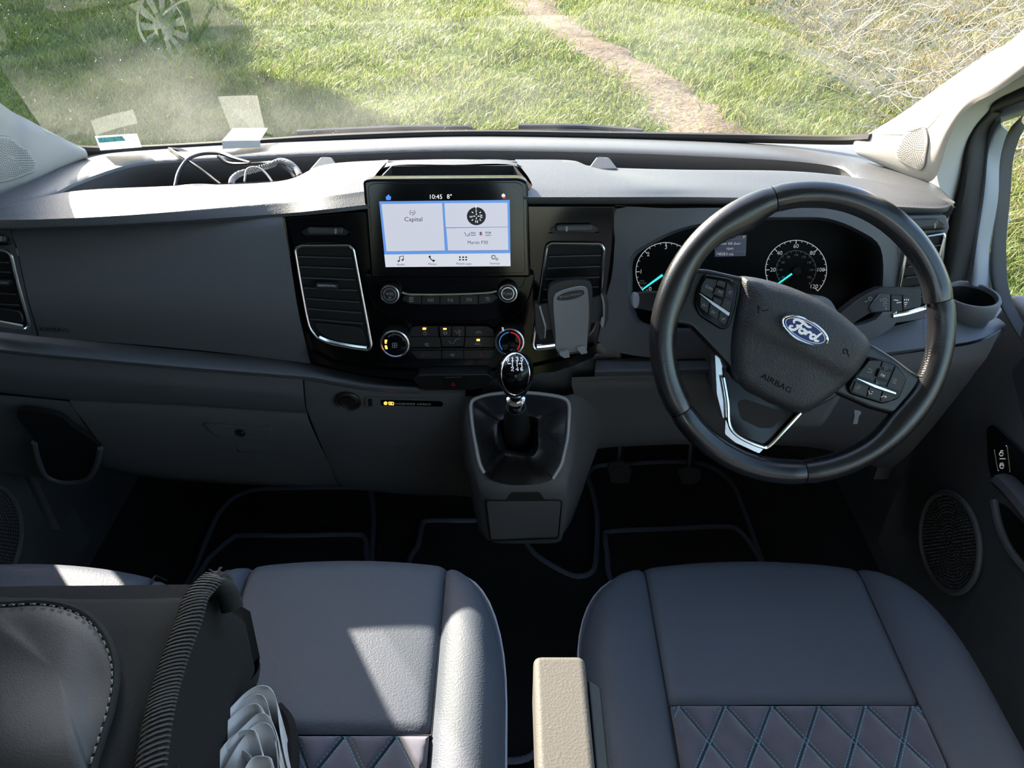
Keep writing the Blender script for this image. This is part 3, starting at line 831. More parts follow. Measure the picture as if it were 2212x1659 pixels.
for (cx, cy, wl, wr) in ((706, 352, 42, 30), (1298, 352, 34, 40)):
    A = [pZ(cx - wl, cy + 16, .872), pZ(cx - wl * .3, cy - 7, .872), pZ(cx + wr * .45, cy - 6, .872), pZ(cx + wr, cy + 14, .868)]
    A[1] += Vector((0, 0, .006)); A[2] += Vector((0, 0, .006))
    prism('tray_divider', A, [p + Vector((0, 0, -.07)) for p in A], M_dash, DASH, bev=.004)
box('sun_leak_block', (-.115, 1.185, .60), 1.51, .10, .32, M_tray, DASH)  # hidden blocks added to stop sun leaking through the hollow dash
box('sun_leak_block', (-.49, 1.10, .60), .76, .07, .32, M_tray, DASH)
# passenger panel
r0 = [(25, 498), (150, 494), (300, 488), (450, 480), (611, 470)]
r1 = [(38, 540), (160, 538), (310, 537), (460, 535), (622, 530)]
r2 = [(60, 640), (190, 642), (335, 646), (480, 652), (642, 660)]
r3 = [(74, 690), (204, 697), (349, 704), (494, 714), (657, 728)]
r4 = [(85, 727), (215, 738), (360, 750), (510, 765), (671, 785)]
loft('passenger_panel', [[p + Vector((0, .035, .012)) for p in yr(r0, 1.01)], yr(r0, 1.01), yr(r1, .993), yr(r2, .968), yr(r3, .966), yr(r4, .975)], M_dash2, DASH, k=6, kr=4)
ll = [[(-90, 503), (0, 499), (22, 498)], [(-80, 545), (10, 541), (35, 540)], [(-60, 635), (30, 639), (57, 640)], [(-50, 684), (42, 688), (71, 690)], [(-40, 714), (50, 722), (81, 727)]]
loft('end_panel', [yr(r, Y) for r, Y in zip(ll, (1.01, .993, .968, .966, .975))], M_dash2, DASH, k=4, kr=4)
PAP = plane2(117, 690, .962, 727, .971)
text('airbag_lettering', 'AIRBAG', PAP, 117, 713, 7.5, .0005, M_tray, DASH, rot=-3, ext=.0008, squash=1.1)
# shelf and lower passenger dash
s0 = [(-90, 706), (0, 716), (82, 726), (374, 754), (598, 775), (673, 787), (740, 803), (820, 818), (900, 826)]
s1 = [(-90, 742), (0, 750), (82, 759), (374, 786), (598, 804), (673, 811), (740, 823), (820, 834), (905, 838)]
s2 = [(u, v + 8) for u, v in s1]
s3 = [(u, v + 13) for u, v in s1]
loft('shelf', [yr(s0, .985), yr(s1, .950), yr(s2, .949), yr(s3, .958)], M_dash2, DASH, k=6, kr=3)
l0 = [(-90, 752), (0, 761), (82, 770), (374, 797), (560, 812), (654, 819)]
l1 = [(-90, 795), (0, 803), (82, 812), (374, 835), (560, 850), (657, 860)]
l2 = [(-90, 840), (0, 848), (149, 863), (374, 874), (540, 885), (663, 893)]
loft('lower_panel', [yr(l0, .956), yr(l1, .950), yr(l2, .966), [p + Vector((0, .02, -.002)) for p in yr(l2, .966)]], M_dash2, DASH, k=6, kr=4)
# glove box
gbx = [[(151, 868), (250, 873), (374, 878), (540, 889), (664, 897)], [(185, 915), (270, 920), (385, 926), (550, 934), (682, 942)], [(215, 960), (300, 970), (400, 980), (560, 990), (708, 995)], [(222, 1010), (310, 1030), (410, 1040), (570, 1048), (738, 1052)]]
gl = loft('glove_box', [[p + Vector((0, .02, .004)) for p in yr(gbx[0], .968)]] + [yr(r, Y) for r, Y in zip(gbx, (.968, .966, .975, 1.0))] + [[p + Vector((0, .12, -.02)) for p in yr(gbx[3], 1.0)]], M_lower, DASH, k=6, kr=3)
GLP = plane2(520, 890, .966, 985, .974)
slab('handle_recess', GLP, rpoly([(443, 917), (590, 928), (582, 979), (512, 977), (505, 951), (470, 946)], 7), -.004, .0015, M_tray, gl, .001)
slab('handle', GLP, rpoly([(438, 916), (588, 927), (584, 950), (472, 945)], 6), 0, .007, M_dash2, gl, .002)
slab('handle_lip', GLP, rpoly([(509, 953), (583, 953), (578, 978), (515, 976)], 5), 0, .003, M_dash2, gl, .0015)
lathe('lock', GLP.p(519, 935, .007), GLP.n, [(.0, 0), (.0078, 0), (.0078, .001), (.006, .0012), (.0055, .0004), (0, .0004)], M_void, gl, 20, cap=False)
lathe('lock_keyhole', GLP.p(524, 934, .0078), GLP.n, [(0, 0), (.0022, 0), (.0018, .0008), (0, .001)], M_dim, gl, 12, cap=False)
# passenger side pocket
sp = [[(-90, 846), (0, 853), (70, 859), (148, 867)], [(-90, 880), (10, 888), (100, 897), (183, 917)], [(-90, 940), (40, 960), (160, 940), (213, 962)], [(-60, 1010), (80, 1030), (170, 1045), (220, 1010)]]
loft('corner_panel', [yr(r, Y) for r, Y in zip(sp, (.968, .968, .985, 1.01))], M_lower, DASH, k=5, kr=3)
pk = [(35, 890), (120, 897), (160, 925), (215, 965), (212, 995), (190, 1035), (150, 1043), (108, 1033), (85, 1000), (76, 955)]
SPP = plane2(120, 880, .955, 1040, .995)
slab('corner_pocket', SPP, [tuple(p)[:2] for p in crs([(u, v, 0) for u, v in pk], 4, True)], -.003, .006, M_void, DASH)
tube('pocket_rim', [SPP.p(u, v, .007) for u, v in ((74, 955), (82, 990), (100, 1028), (140, 1042), (188, 1035), (208, 1005), (217, 968))], .0045, M_dash2, DASH, k=5)
# lower centre panel
c0 = [(657, 819), (720, 832), (790, 843), (890, 850), (960, 850), (1005, 852)]
c1 = [(661, 870), (730, 880), (800, 888), (890, 893), (960, 893), (1003, 895)]
c2 = [(668, 897), (740, 905), (810, 908), (890, 912), (960, 915), (1008, 920)]
c3 = [(700, 975), (770, 985), (840, 990), (900, 995), (970, 995), (1012, 1000)]
c4 = [(740, 1052), (800, 1060), (860, 1066), (920, 1070), (980, 1070), (1030, 1075)]
loft('centre_lower_panel', [[p + Vector((0, .02, .004)) for p in yr(c0, .960)], yr(c0, .960), yr(c1, .965), yr(c2, .968), yr(c3, .985), yr(c4, 1.01), [p + Vector((0, .12, 0)) for p in yr(c4, 1.01)]], M_lower, DASH, k=5, kr=3)
# driver side face with the opening for the dials
op = [(1357, 605), (1361, 556), (1400, 525), (1470, 493), (1560, 476), (1640, 470), (1720, 469), (1790, 472), (1855, 497), (1902, 535), (1907, 618), (1893, 690), (1750, 716), (1560, 716), (1400, 708), (1362, 672)]
ou = [(1320, 605), (1328, 520), (1333, 452), (1440, 450), (1540, 449), (1640, 449), (1740, 449), (1830, 452), (1905, 456), (1938, 520), (1938, 620), (1930, 705), (1760, 775), (1560, 775), (1400, 772), (1290, 735)]
rin = [FP.p(u, v, .004) for u, v in op]
lathe_c = CP.p(1640, 590)
deep = []
for (u, v) in op:
    uu, vv = 1632 + (u - 1632) * .965, 592 + (v - 592) * .95
    deep.append(CP.p(uu, vv, .004))
hood = [a * .35 + b * .65 + Vector((0, 0, .002)) for a, b in zip(deep, rin)]
loft('driver_panel', [[FP.p(u, v, -.02) for u, v in ou], [FP.p(u, v, 0) for u, v in ou], rin, hood, deep], M_dash2, DASH, k=4, closed=True)
# end panel with the right vent
REP = plane2(1990, 470, 1.012, 700, .985)
slab('end_panel', REP, rpoly([(1940, 468), (2044, 465), (2052, 492), (2042, 512), (2026, 600), (1998, 690), (1925, 700), (1938, 600)], 5), -.03, 0, M_dash2, DASH, .003)
# right shelf and knee panel
t0 = [(1288, 778), (1400, 772), (1560, 768), (1740, 745), (1880, 718), (2000, 688), (2100, 682), (2158, 688)]
t1 = [(1285, 800), (1400, 797), (1560, 792), (1740, 776), (1880, 760), (2000, 744), (2110, 728), (2172, 700)]
loft('shelf', [[pY(u, v, Y) for (u, v), Y in zip(t0, (.975, .98, .98, .98, .985, 1.0, 1.03, 1.045))], [pY(u, v, Y) for (u, v), Y in zip(t1, (.955, .95, .95, .95, .955, .965, .98, 1.02))],
               [pY(u, v + 9, Y) for (u, v), Y in zip(t1, (.957, .95, .95, .95, .955, .965, .98, 1.02))], [pY(u, v + 14, Y + .012) for (u, v), Y in zip(t1, (.955, .95, .95, .95, .955, .965, .98, 1.02))]], M_dash2, DASH, k=6, kr=3)
k0 = [(1235, 815), (1330, 812), (1500, 806), (1740, 790), (1880, 774), (2000, 758), (2105, 742), (2160, 716)]
k1 = [(1240, 850), (1330, 850), (1500, 850), (1740, 850), (1880, 840), (2000, 830), (2080, 830), (2110, 800)]
k2 = [(1285, 970), (1340, 965), (1500, 960), (1740, 965), (1850, 990), (1900, 1010), (1940, 1000), (1990, 900)]
loft('knee_panel', [yr(k0, .965), yr(k1, .962), [pY(u, v, Y) for (u, v), Y in zip(k2, (1.02, 1.02, 1.02, 1.02, 1.02, 1.03, 1.05, 1.08))], [pY(u, v, Y) + Vector((0, .1, 0)) for (u, v), Y in zip(k2, (1.02, 1.02, 1.02, 1.02, 1.02, 1.03, 1.05, 1.08))]], M_lower, DASH, k=6, kr=4)
KN = plane2(1385, 815, .965, 960, 1.0)
for i in range(6):
    hw = math.sqrt(max(.1, 1 - ((i - 2.5) / 3) ** 2)) * 15
    ribbon('vent_slot', KN, [[(1386 - hw, 840 + i * 4), (1386 + hw, 840 + i * 4 - 1)]], 1.6, .004, M_void, DASH)
FPL = plane2(1200, 780, .984, 880, .992)
slab('console_filler', FPL, [(1040, 800), (1150, 806), (1290, 765), (1345, 775), (1345, 870), (1250, 900), (1040, 860)], -.03, 0, M_lower, DASH, .004)
# gear console
GC = thing('gear_console', 'dark plastic gear lever console hanging below the centre of the dashboard', 'console', (0.0, .95, .34))
gr_ = [
    [(955, 842, 1.0), (990, 850, .972), (1020, 856, .960), (1113, 850, .955), (1215, 855, .960), (1262, 842, .972), (1335, 822, 1.0)],
    [(985, 930, 1.0), (1003, 930, .945), (1022, 930, .922), (1113, 930, .918), (1222, 930, .922), (1262, 920, .945), (1312, 905, 1.0)],
    [(1000, 1000, 1.0), (1015, 1000, .915), (1034, 1000, .889), (1113, 1000, .885), (1215, 1000, .889), (1250, 990, .915), (1290, 970, 1.0)],
    [(1012, 1050, 1.0), (1027, 1050, .890), (1046, 1052, .867), (1113, 1055, .862), (1205, 1052, .867), (1235, 1045, .890), (1268, 1030, 1.0)],
    [(1022, 1090, 1.0), (1034, 1090, .890), (1050, 1090, .869), (1113, 1090, .866), (1210, 1090, .869), (1232, 1085, .890), (1255, 1070, 1.0)],
    [(1035, 1145, 1.0), (1042, 1150, .905), (1056, 1160, .886), (1113, 1166, .881), (1205, 1163, .886), (1217, 1150, .905), (1232, 1130, 1.0)],
    [(1045, 1150, 1.02), (1056, 1162, .935), (1066, 1172, .92), (1113, 1174, .915), (1198, 1173, .92), (1208, 1160, .935), (1222, 1138, 1.02)]]
loft('console_body', [YR(r) for r in gr_], M_lower, GC, k=5, kr=5)
slab('drawer', LP, rpoly([(1050, 1083), (1212, 1083), (1204, 1160), (1060, 1166)], 8), -.01, .0035, M_lower, GC, .0015)
tube('drawer_gap', [LP.p(u, v, .002) for u, v in rpoly([(1048, 1081), (1214, 1081), (1206, 1163), (1058, 1168)], 8)], .0012, M_void, GC, closed=True, seg=5)
slab('finger_notch', LP, rpoly([(1093, 1081), (1105, 1065), (1165, 1065), (1178, 1081)], 4), -.004, .003, M_tray, GC, .001)

# gear lever
GL = thing('gear_lever', 'gear lever with glossy black six speed knob and leather gaiter', 'gear lever', GP.p(1120, 950))
fo = [(1026, 862), (1050, 854), (1079, 850), (1113, 848), (1148, 849), (1185, 853), (1217, 860), (1229, 874), (1229, 905), (1226, 944), (1219, 978), (1211, 1006), (1194, 1034), (1170, 1044), (1148, 1047), (1113, 1048), (1085, 1045), (1060, 1036), (1046, 1022), (1036, 1000), (1028, 960), (1022, 925), (1018, 890), (1018, 872)]
tube('gaiter_ring', [GP.p(u, v, .006) for u, v in [tuple(p)[:2] for p in crs([(a, b, 0) for a, b in fo[18:] + fo[:13]], 4)]], .0030, M_satin, GL, seg=8)
NF = 72
fo3 = crs([(a, b, 0) for a, b in fo], 3, True)
fo3 = [GP.p(p.x, p.y, .004) for p in fo3]
cst = GP.p(1117, 945, 0)
rows = []
prof_ = [(0, .001), (.12, .006), (.28, .016), (.42, .034), (.52, .046), (.58, .048), (.63, .038), (.70, .015), (.80, -.005)]
for f, h in prof_:
    r = []
    for i, p in enumerate(fo3):
        th = 2 * math.pi * i / len(fo3)
        am = math.sin(f * math.pi / .8) ** 1.2
        g = .010 * am * (abs(math.sin(2.5 * th + .6)) - .45) + .004 * am * math.sin(7 * th + 5 * f)
        ff = f + .05 * am * math.sin(3 * th + 1.7) * (1 if .2 < f < .7 else 0)
        r.append(p + (cst - p) * ff + GP.n * (h + g))
    rows.append(r)
loft('gaiter', rows, M_gaiter, GL, closed=True, interp=False)
for a_, b_ in (((1062, 1036), (1096, 985)), ((1193, 1033), (1160, 985))):
    tube('gaiter_seam', [GP.p(a_[0], a_[1], .006), GP.p(.5 * (a_[0] + b_[0]), .5 * (a_[1] + b_[1]), .020), GP.p(b_[0], b_[1], .040)], .0009, M_void, GL, k=4, seg=5)
kb = pY(1113, 812, .835)                   # middle of the knob
sb_ = GP.p(1117, 955, -.01)
ax = (kb - sb_).normalized()
cb = sb_ + ax * ((pY(1115, 893, .85) - sb_).dot(ax))
Ln = (cb - sb_).length
lathe('neck', sb_, ax, [(.021, 0), (.020, Ln * .4), (.0175, Ln * .7), (.0135, Ln - .010), (.0, Ln - .009)], M_gaiter, GL, 24, cap=False)
lathe('collar', cb, ax, [(.010, -.012), (.0125, -.010), (.013, -.004), (.0105, .000), (.0095, .004), (.0125, .006), (.0125, .012), (.009, .014), (.009, .03)], M_bright, GL, 28)
KNP = Plane(kb, (0, .72, .69))
kn = [(r * 1.10, h * 1.10) for r, h in [(0, -.034), (.010, -.033), (.0155, -.026), (.0185, -.012), (.0212, .002), (.0218, .012), (.0205, .021), (.0160, .028), (.009, .0315), (0, .0325)]]
knob = lathe('knob', kb, ax, kn, M_gloss, GL, 36, ex=(1, 0, 0), cap=False)
knp = Plane(kb, (0, .60, .80))
_bv = BVHTree.FromObject(knob, bpy.context.evaluated_depsgraph_get())
ring = []
for u, v in ell(1113, 808, 30, 44, 48):
    loc, nr, i_, ds = _bv.ray_cast(CO, ray(u, v).normalized())
    if loc is not None: ring.append(loc + nr * (.0004 if nr.dot(ray(u, v)) < 0 else -.0004))
tube('knob_ring', ring, .0010, M_bright, knob, closed=True, seg=6)
G7 = {'R': [[(0, 0), (0, 1), (.7, 1), (.8, .75), (.7, .5), (0, .5)], [(.4, .5), (.8, 0)]], '1': [[(.15, .75), (.45, 1), (.45, 0)], [(.15, 0), (.75, 0)]], '2': [[(0, .8), (.2, 1), (.6, 1), (.8, .75), (0, 0), (.8, 0)]],
      '3': [[(0, .9), (.3, 1), (.7, .9), (.7, .6), (.3, .52), (.75, .4), (.75, .1), (.4, 0), (0, .1)]], '4': [[(.65, 0), (.65, 1), (0, .3), (.85, .3)]], '5': [[(.75, 1), (.1, 1), (.05, .55), (.55, .6), (.75, .35), (.6, .05), (.2, 0), (0, .1)]],
      '6': [[(.7, .95), (.35, 1), (.05, .6), (.05, .2), (.35, 0), (.7, .15), (.7, .4), (.4, .55), (.08, .4)]]}
ks = []
def glyph(ch, u, v, s_):
    for ln in G7[ch]: ks.append([(u + (x - .4) * s_ * .75, v + s_ / 2 - y * s_) for x, y in ln])
gxs = [1097, 1107, 1117, 1127]
for ch, u in zip('R135', gxs): glyph(ch, u, 776, 8)
for ch, u in zip('246', gxs[1:]): glyph(ch, u, 797, 8)
ks += [[(1097, 781), (1097, 786), (1127, 786)]] + [[(x, 781.5), (x, 791)] for x in gxs[1:]]
conform(ribbon('gear_pattern', knp, ks, 1.9, .03, M_white, knob, thick=.0001), knob, .0004)

# ================================================================== centre fascia
CF = thing('centre_fascia', 'glossy black centre fascia around screen, radio and heater controls', 'fascia panel', FP.p(985, 810))
slab('fascia_panel', FP, rpoly([(613, 468), (780, 455), (1140, 442), (1329, 443), (1325, 540), (1312, 640), (1285, 772), (1230, 795), (1150, 812), (1060, 820), (892, 820), (772, 808), (674, 781), (640, 640)], 6), -.03, .002, M_gloss, CF, .003)
slab('lower_lip', FP, rpoly([(660, 725), (672, 760), (720, 785), (830, 800), (980, 806), (1120, 800), (1230, 775), (1285, 745), (1283, 772), (1200, 803), (1060, 820), (892, 820), (772, 808), (674, 781)], 5), 0, .010, M_gloss, CF, .005, 3)
slab('top_filler', FP, [(775, 455), (1150, 442), (1150, 500), (775, 500)], -.03, .0, M_tray, CF)

def air_vent(label, PL, outer, slat_ys, tab, blank, right=False, h=.002, group='dashboard air vents'):
    e = thing('air_vent', label, 'air vent', PL.p(*outer[len(outer) // 2]), group)
    oc = rpoly(outer, 9, 4)
    slab('cavity', PL, oc, h, h + .0015, M_void, e)
    tube('chrome_frame', [PL.p(u, v, h + .004) for u, v in oc], .0024, M_chrome, e, closed=True, seg=8)
    cxp = sum(p[0] for p in outer) / len(outer)
    def span(v):
        xs_ = []
        n = len(oc)
        for i in range(n):
            (u0, v0), (u1, v1) = oc[i], oc[(i + 1) % n]
            if (v0 - v) * (v1 - v) < 0: xs_.append(u0 + (u1 - u0) * (v - v0) / (v1 - v0))
        return (min(xs_), max(xs_)) if len(xs_) > 1 else (cxp - 10, cxp + 10)
    for (v, dv) in slat_ys:
        a, b = span(v); a += 6; b -= 6
        p0, p1 = PL.p(a, v, h + .001), PL.p(b, v + dv, h + .001)
        f = [p0 + PL.n * .006, p1 + PL.n * .006, p1 + PL.n * .006 - PL.ey * .0020, p0 + PL.n * .006 - PL.ey * .0020]
        bkk = [p0 - PL.ey * .0012, p1 - PL.ey * .0012, p1 - PL.ey * .0028, p0 - PL.ey * .0028]
        prism('slat', f, bkk, M_slat, e, bev=.0006)
    if tab:
        u, v, ww = tab
        t_ = slab('tab', PL, rpoly([(u - ww, v - 7), (u + ww, v - 5), (u + ww, v + 7), (u - ww, v + 6)], 4), h + .004, h + .016, M_black, e, .002)
        slab('tab_strip', PL, rpoly([(u - ww * .8, v - 4), (u + ww * .8, v - 2), (u + ww * .8, v + 2), (u - ww * .8, v + 1)], 1), h + .012, h + .0168, M_chrome, t_, .0005)
    if blank:
        slab('lower_blank', PL, rpoly(blank, 12, 5), h + .001, h + .007, M_black, e, .003, 3)
    return e
lv = [(637, 537), (650, 531), (755, 530), (764, 538), (783, 640), (803, 745), (797, 757), (760, 752), (713, 743), (686, 730), (669, 708), (661, 675), (651, 620)]
e = air_vent('tall chrome-framed air vent to the left of the screen', FP, lv, [(551, 3), (573, 4), (596, 5), (618, 6), (641, 8), (663, 9), (685, 10)], (705, 619, 24), [(676, 697), (780, 707), (795, 745), (730, 738), (692, 722)])
tube('chrome_sill', [FP.p(u, v, .006) for u, v in ((690, 727), (715, 737), (762, 746), (793, 750))], .0038, M_bright, e, k=5)
rv = [(1305, 538), (1298, 527), (1190, 526), (1181, 533), (1166, 640), (1151, 745), (1156, 756), (1190, 752), (1240, 742), (1268, 728), (1284, 706), (1292, 675), (1299, 620)]
e = air_vent('tall chrome-framed air vent to the right of the screen, behind the phone holder', FP, rv, [(551, -3), (576, -4), (600, -5), (622, -6), (645, -8), (668, -9), (690, -10)], None, None)
tube('chrome_sill', [FP.p(u, v, .006) for u, v in ((1160, 749), (1195, 745), (1240, 736), (1265, 724))], .0038, M_bright, e, k=5)
LVP = plane2(30, 540, .986, 712, .956)
lv2 = [(-60, 536), (10, 540), (24, 550), (38, 610), (64, 700), (58, 711), (0, 702), (-50, 694), (-70, 640)]
e = air_vent('chrome-framed air vent at the far left end of the dashboard', LVP, lv2, [(560, 4), (580, 5), (602, 6), (625, 7), (648, 8)], (4, 612, 14), [(-55, 655), (45, 672), (52, 700), (-45, 688)], h=.003)
tube('chrome_sill', [LVP.p(u, v, .008) for u, v in ((-40, 690), (0, 696), (52, 706))], .0038, M_bright, e, k=5)
rv2 = [(1962, 517), (2038, 505), (2040, 512), (2026, 560), (2010, 640), (1996, 668), (1932, 686), (1938, 640), (1953, 566)]
e = air_vent('chrome-framed air vent behind the steering wheel at the right end', REP, rv2, [(530, -4), (550, -5), (572, -6), (596, -7), (620, -8), (643, -9)], None, None, h=.001)
tube('chrome_sill', [REP.p(u, v, .006) for u, v in ((1928, 682), (1960, 676), (1998, 665))], .0040, M_bright, e, k=5)
def vent_slider(label, PL, u0, u1, v, vr, tick, h=.002):
    e = thing('vent_slider', label, 'slider', PL.p(.5 * (u0 + u1), v + 10), 'vent sliders')
    w_ = u1 - u0
    slab('slot', PL, rpoly([(u0 - 14, v + 2), (u0 + 4, v - 10), (u1 - 4, v - 10 + vr), (u1 + 14, v + 2 + vr), (u1 + 4, v + 11 + vr), (u0 - 4, v + 11)], 5), h, h + .0012, M_black, e, .0005)
    slab('slider_bar', PL, rpoly([(u0, v - 8), (u1, v - 8 + vr), (u1, v + 8 + vr), (u0, v + 8)], 7, 5), h, h + .008, M_slat, e, .003, 3)
    slab('tick', PL, [(tick - 2, v - 5), (tick + 2, v - 5), (tick + 2, v + 6), (tick - 2, v + 6)], h + .006, h + .0085, M_lightgrey, e)
    slab('ledge', PL, rpoly([(u0 - 16, v + 10), (u1 + 16, v + 10 + vr), (u1 + 4, v + 14 + vr), (u0 - 2, v + 14)], 2), h, h + .003, M_gloss, e, .001)
vent_slider('small vent slider above the left centre vent', FP, 664, 741, 499, 0, 725)
vent_slider('small vent slider above the right centre vent', FP, 1200, 1280, 494, -1, 1224)
vent_slider('small vent slider above the vent behind the steering wheel', REP, 1962, 2028, 487, -4, 2020, .001)
vent_slider('small vent slider above the far left vent', plane2(10, 500, 1.0, 540, .99), -60, 10, 515, 1, 2, .003)

# display
DS = thing('touch_screen', 'tall standing touch screen showing time 10:45 and tiles', 'screen', DP.p(965, 600))
slab('display_body', DP, rpoly([(783, 390), (800, 386), (1122, 384), (1140, 392), (1147, 600), (800, 602)], [14, 14, 16, 16, 8, 8]), -.030, 0, M_gloss, DS, .004, 3)
slab('display_glass', DP, rpoly([(795, 400), (810, 396), (1118, 394), (1130, 402), (1135, 590), (808, 592)], 10), -.001, .0012, M_gloss, DS, .0006)
def emis(name, c0, strength):
    return mat(name, (.02, .02, .022), .35, emit=strength, ecol=c0)
M_scr = emis('screen_blue', lin((95, 150, 225)), .36)
M_scr2 = emis('screen_tile', lin((208, 213, 228)), .33)
M_scr3 = emis('screen_bar', lin((215, 218, 228)), .35)
M_scrdk = emis('screen_shadow', lin((120, 140, 180)), .3)
M_ink = mat('screen_ink', (.015, .017, .022), .4)
M_inkg = mat('screen_ink_grey', (.09, .10, .12), .4)
M_home = emis('screen_home', lin((70, 130, 235)), .45)
M_scrw = emis('screen_white', lin((235, 238, 242)), .42)
M_scrred = emis('screen_red', lin((220, 40, 50)), .4)
H = .0013
scr = slab('screen_area', DP, [(819, 435), (1101, 432), (1103, 575), (833, 577)], H - .0002, H, M_scr, DS)
slab('station_tile', DP, [(824, 441), (955, 439), (961, 541), (835, 543)], H, H + .0003, M_scr2, scr)
slab('compass_tile', DP, [(960, 439), (1096, 438), (1097, 490), (963, 491)], H, H + .0003, M_scr2, scr)
slab('phone_tile', DP, [(964, 493), (1097, 491), (1098, 540), (968, 541)], H, H + .0003, M_scr2, scr)
slab('menu_bar', DP, [(830, 550), (1102, 547), (1103, 575), (833, 577)], H, H + .0003, M_scr3, scr)
ribbon('tile_shadow', DP, [[(956, 440), (962, 542)], [(836, 543.5), (961, 542)], [(963, 492), (1097, 490.5)], [(968, 542), (1098, 541)]], .9, H + .0002, M_scrdk, scr)
T = H + .0004
text('clock', '10:45', DP, 941, 425.5, 9.5, H, M_scrw, DS)
text('temperature', '8°', DP, 971, 425, 9.5, H, M_scrw, DS)
text('station_name', 'Capital', DP, 893, 474, 9, T, M_ink, scr, squash=1.1)
text('phone_name', 'Martin P30', DP, 1032, 524, 7, T, M_inkg, scr)
for s_, u, v in (('Audio', 866, 571.5), ('Phone', 934, 570.5), ('Mobile apps', 1002, 569.8), ('Settings', 1069, 569)):
    text('menu_word', s_, DP, u, v, 4.2, T, M_inkg, scr, squash=1.15)
mk_ = []
slab('home_icon', DP, [(832, 427), (839, 420), (846, 427), (844, 427), (844, 432), (834, 432), (834, 427)], H - .0002, H, M_home, DS)
ribbon('fm_icon', DP, [ell(891, 459, 5.5, 5.5, 10, 0, 120, 240), ell(891, 459, 5.5, 5.5, 10, 0, -60, 60), [(892, 461), (892, 466)], [(888, 459), (894, 459)]], 1, T, M_inkg, scr)
cp_ = slab('compass_rose', DP, ell(1029, 467, 20.5, 19.5, 30), T - .0002, T, M_ink, scr)
for s_, u, v, r in (('S', 1028.5, 456, 0), ('E', 1018, 468, 90), ('W', 1040, 467.5, 90), ('N', 1029.5, 479, 0)):
    text('compass_letter', s_, DP, u, v, 6, T + .0002, M_scrw, cp_, rot=r)
ribbon('compass_marks', DP, [[(1028, 444), (1028.2, 450)]] + [[(1029 + 10.5 * a, 467 + 10.5 * b), (1029 + 13.5 * a, 467 + 13 * b)] for a, b in ((.7, .7), (-.7, .7), (.7, -.7), (-.7, -.7))] + [[(1029 + 3 * a, 467 + 3 * b), (1029 + 6 * a, 467 + 6 * b)] for a, b in ((1, 0), (-1, 0), (0, 1), (0, -1))], 1.6, T + .0002, M_scrw, cp_)
ribbon('status_icons', DP, [[(1003, 502), (1006, 505), (1006, 510)], [(1009, 510), (1009, 508)], [(1011.5, 510), (1011.5, 506)], [(1014, 510), (1014, 503)], [(1018, 502), (1027, 502), (1027, 508.5), (1018, 508.5), (1018, 502)], [(1020, 505), (1025, 505)], [(1049, 501.5), (1060, 501.3), (1060, 508.5), (1049, 508.8), (1049, 501.5), (1054.5, 506), (1060, 501.5)]], 1.1, T, M_inkg, scr)
ribbon('bluetooth_icon', DP, [[(1036, 502), (1041, 507)], [(1036, 507), (1041, 502)], [(1038.5, 500.5), (1038.5, 508)]], 1.4, T, M_ink, scr)
ribbon('bluetooth_cross', DP, [[(1038, 504), (1042, 509)], [(1042, 504), (1038, 509)]], 1.0, T + .0002, M_scrred, scr)
ribbon('link_icon', DP, [[(1085, 420), (1090, 425)], [(1085, 425), (1090, 420)], [(1087.5, 418.5), (1087.5, 426)], [(1084, 422.5), (1091, 422.5)]], 1.8, H, M_scrw, DS)
ribbon('link_cross', DP, [[(1087, 424), (1092, 429)], [(1092, 424), (1087, 429)]], 1.3, H + .0002, M_scrred, DS)
ribbon('audio_icon', DP, [[(863, 564), (863, 554.5), (871.5, 552.5), (871.5, 561)], ell(861, 564, 1.6, 1.2, 8), ell(869.5, 561.5, 1.6, 1.2, 8)], 1.6, T, M_ink, scr)
ribbon('phone_icon', DP, [[(928, 554), (929.5, 558), (933, 561.5), (937, 563.5)], [(926.5, 555), (929, 552.5)], [(936, 565), (939, 562.5)], [(927.5, 556), (930, 554)], [(935, 563.5), (937.5, 561.5)]], 2.0, T, M_ink, scr)
ribbon('apps_icon', DP, [[(u - 1, v), (u + 1, v)] for u in (993.5, 1000.5, 1007) for v in (555.5, 561)], 3, T, M_ink, scr)
ribbon('settings_icon', DP, [ell(1066, 555.5, 3.6, 3.6, 12), ell(1073.5, 560, 2.2, 2.2, 10)] + [[(1066 + 4.2 * math.cos(k * .785), 555.5 + 4.2 * math.sin(k * .785)), (1066 + 5.4 * math.cos(k * .785), 555.5 + 5.4 * math.sin(k * .785))] for k in range(8)], 1.2, T, M_ink, scr)

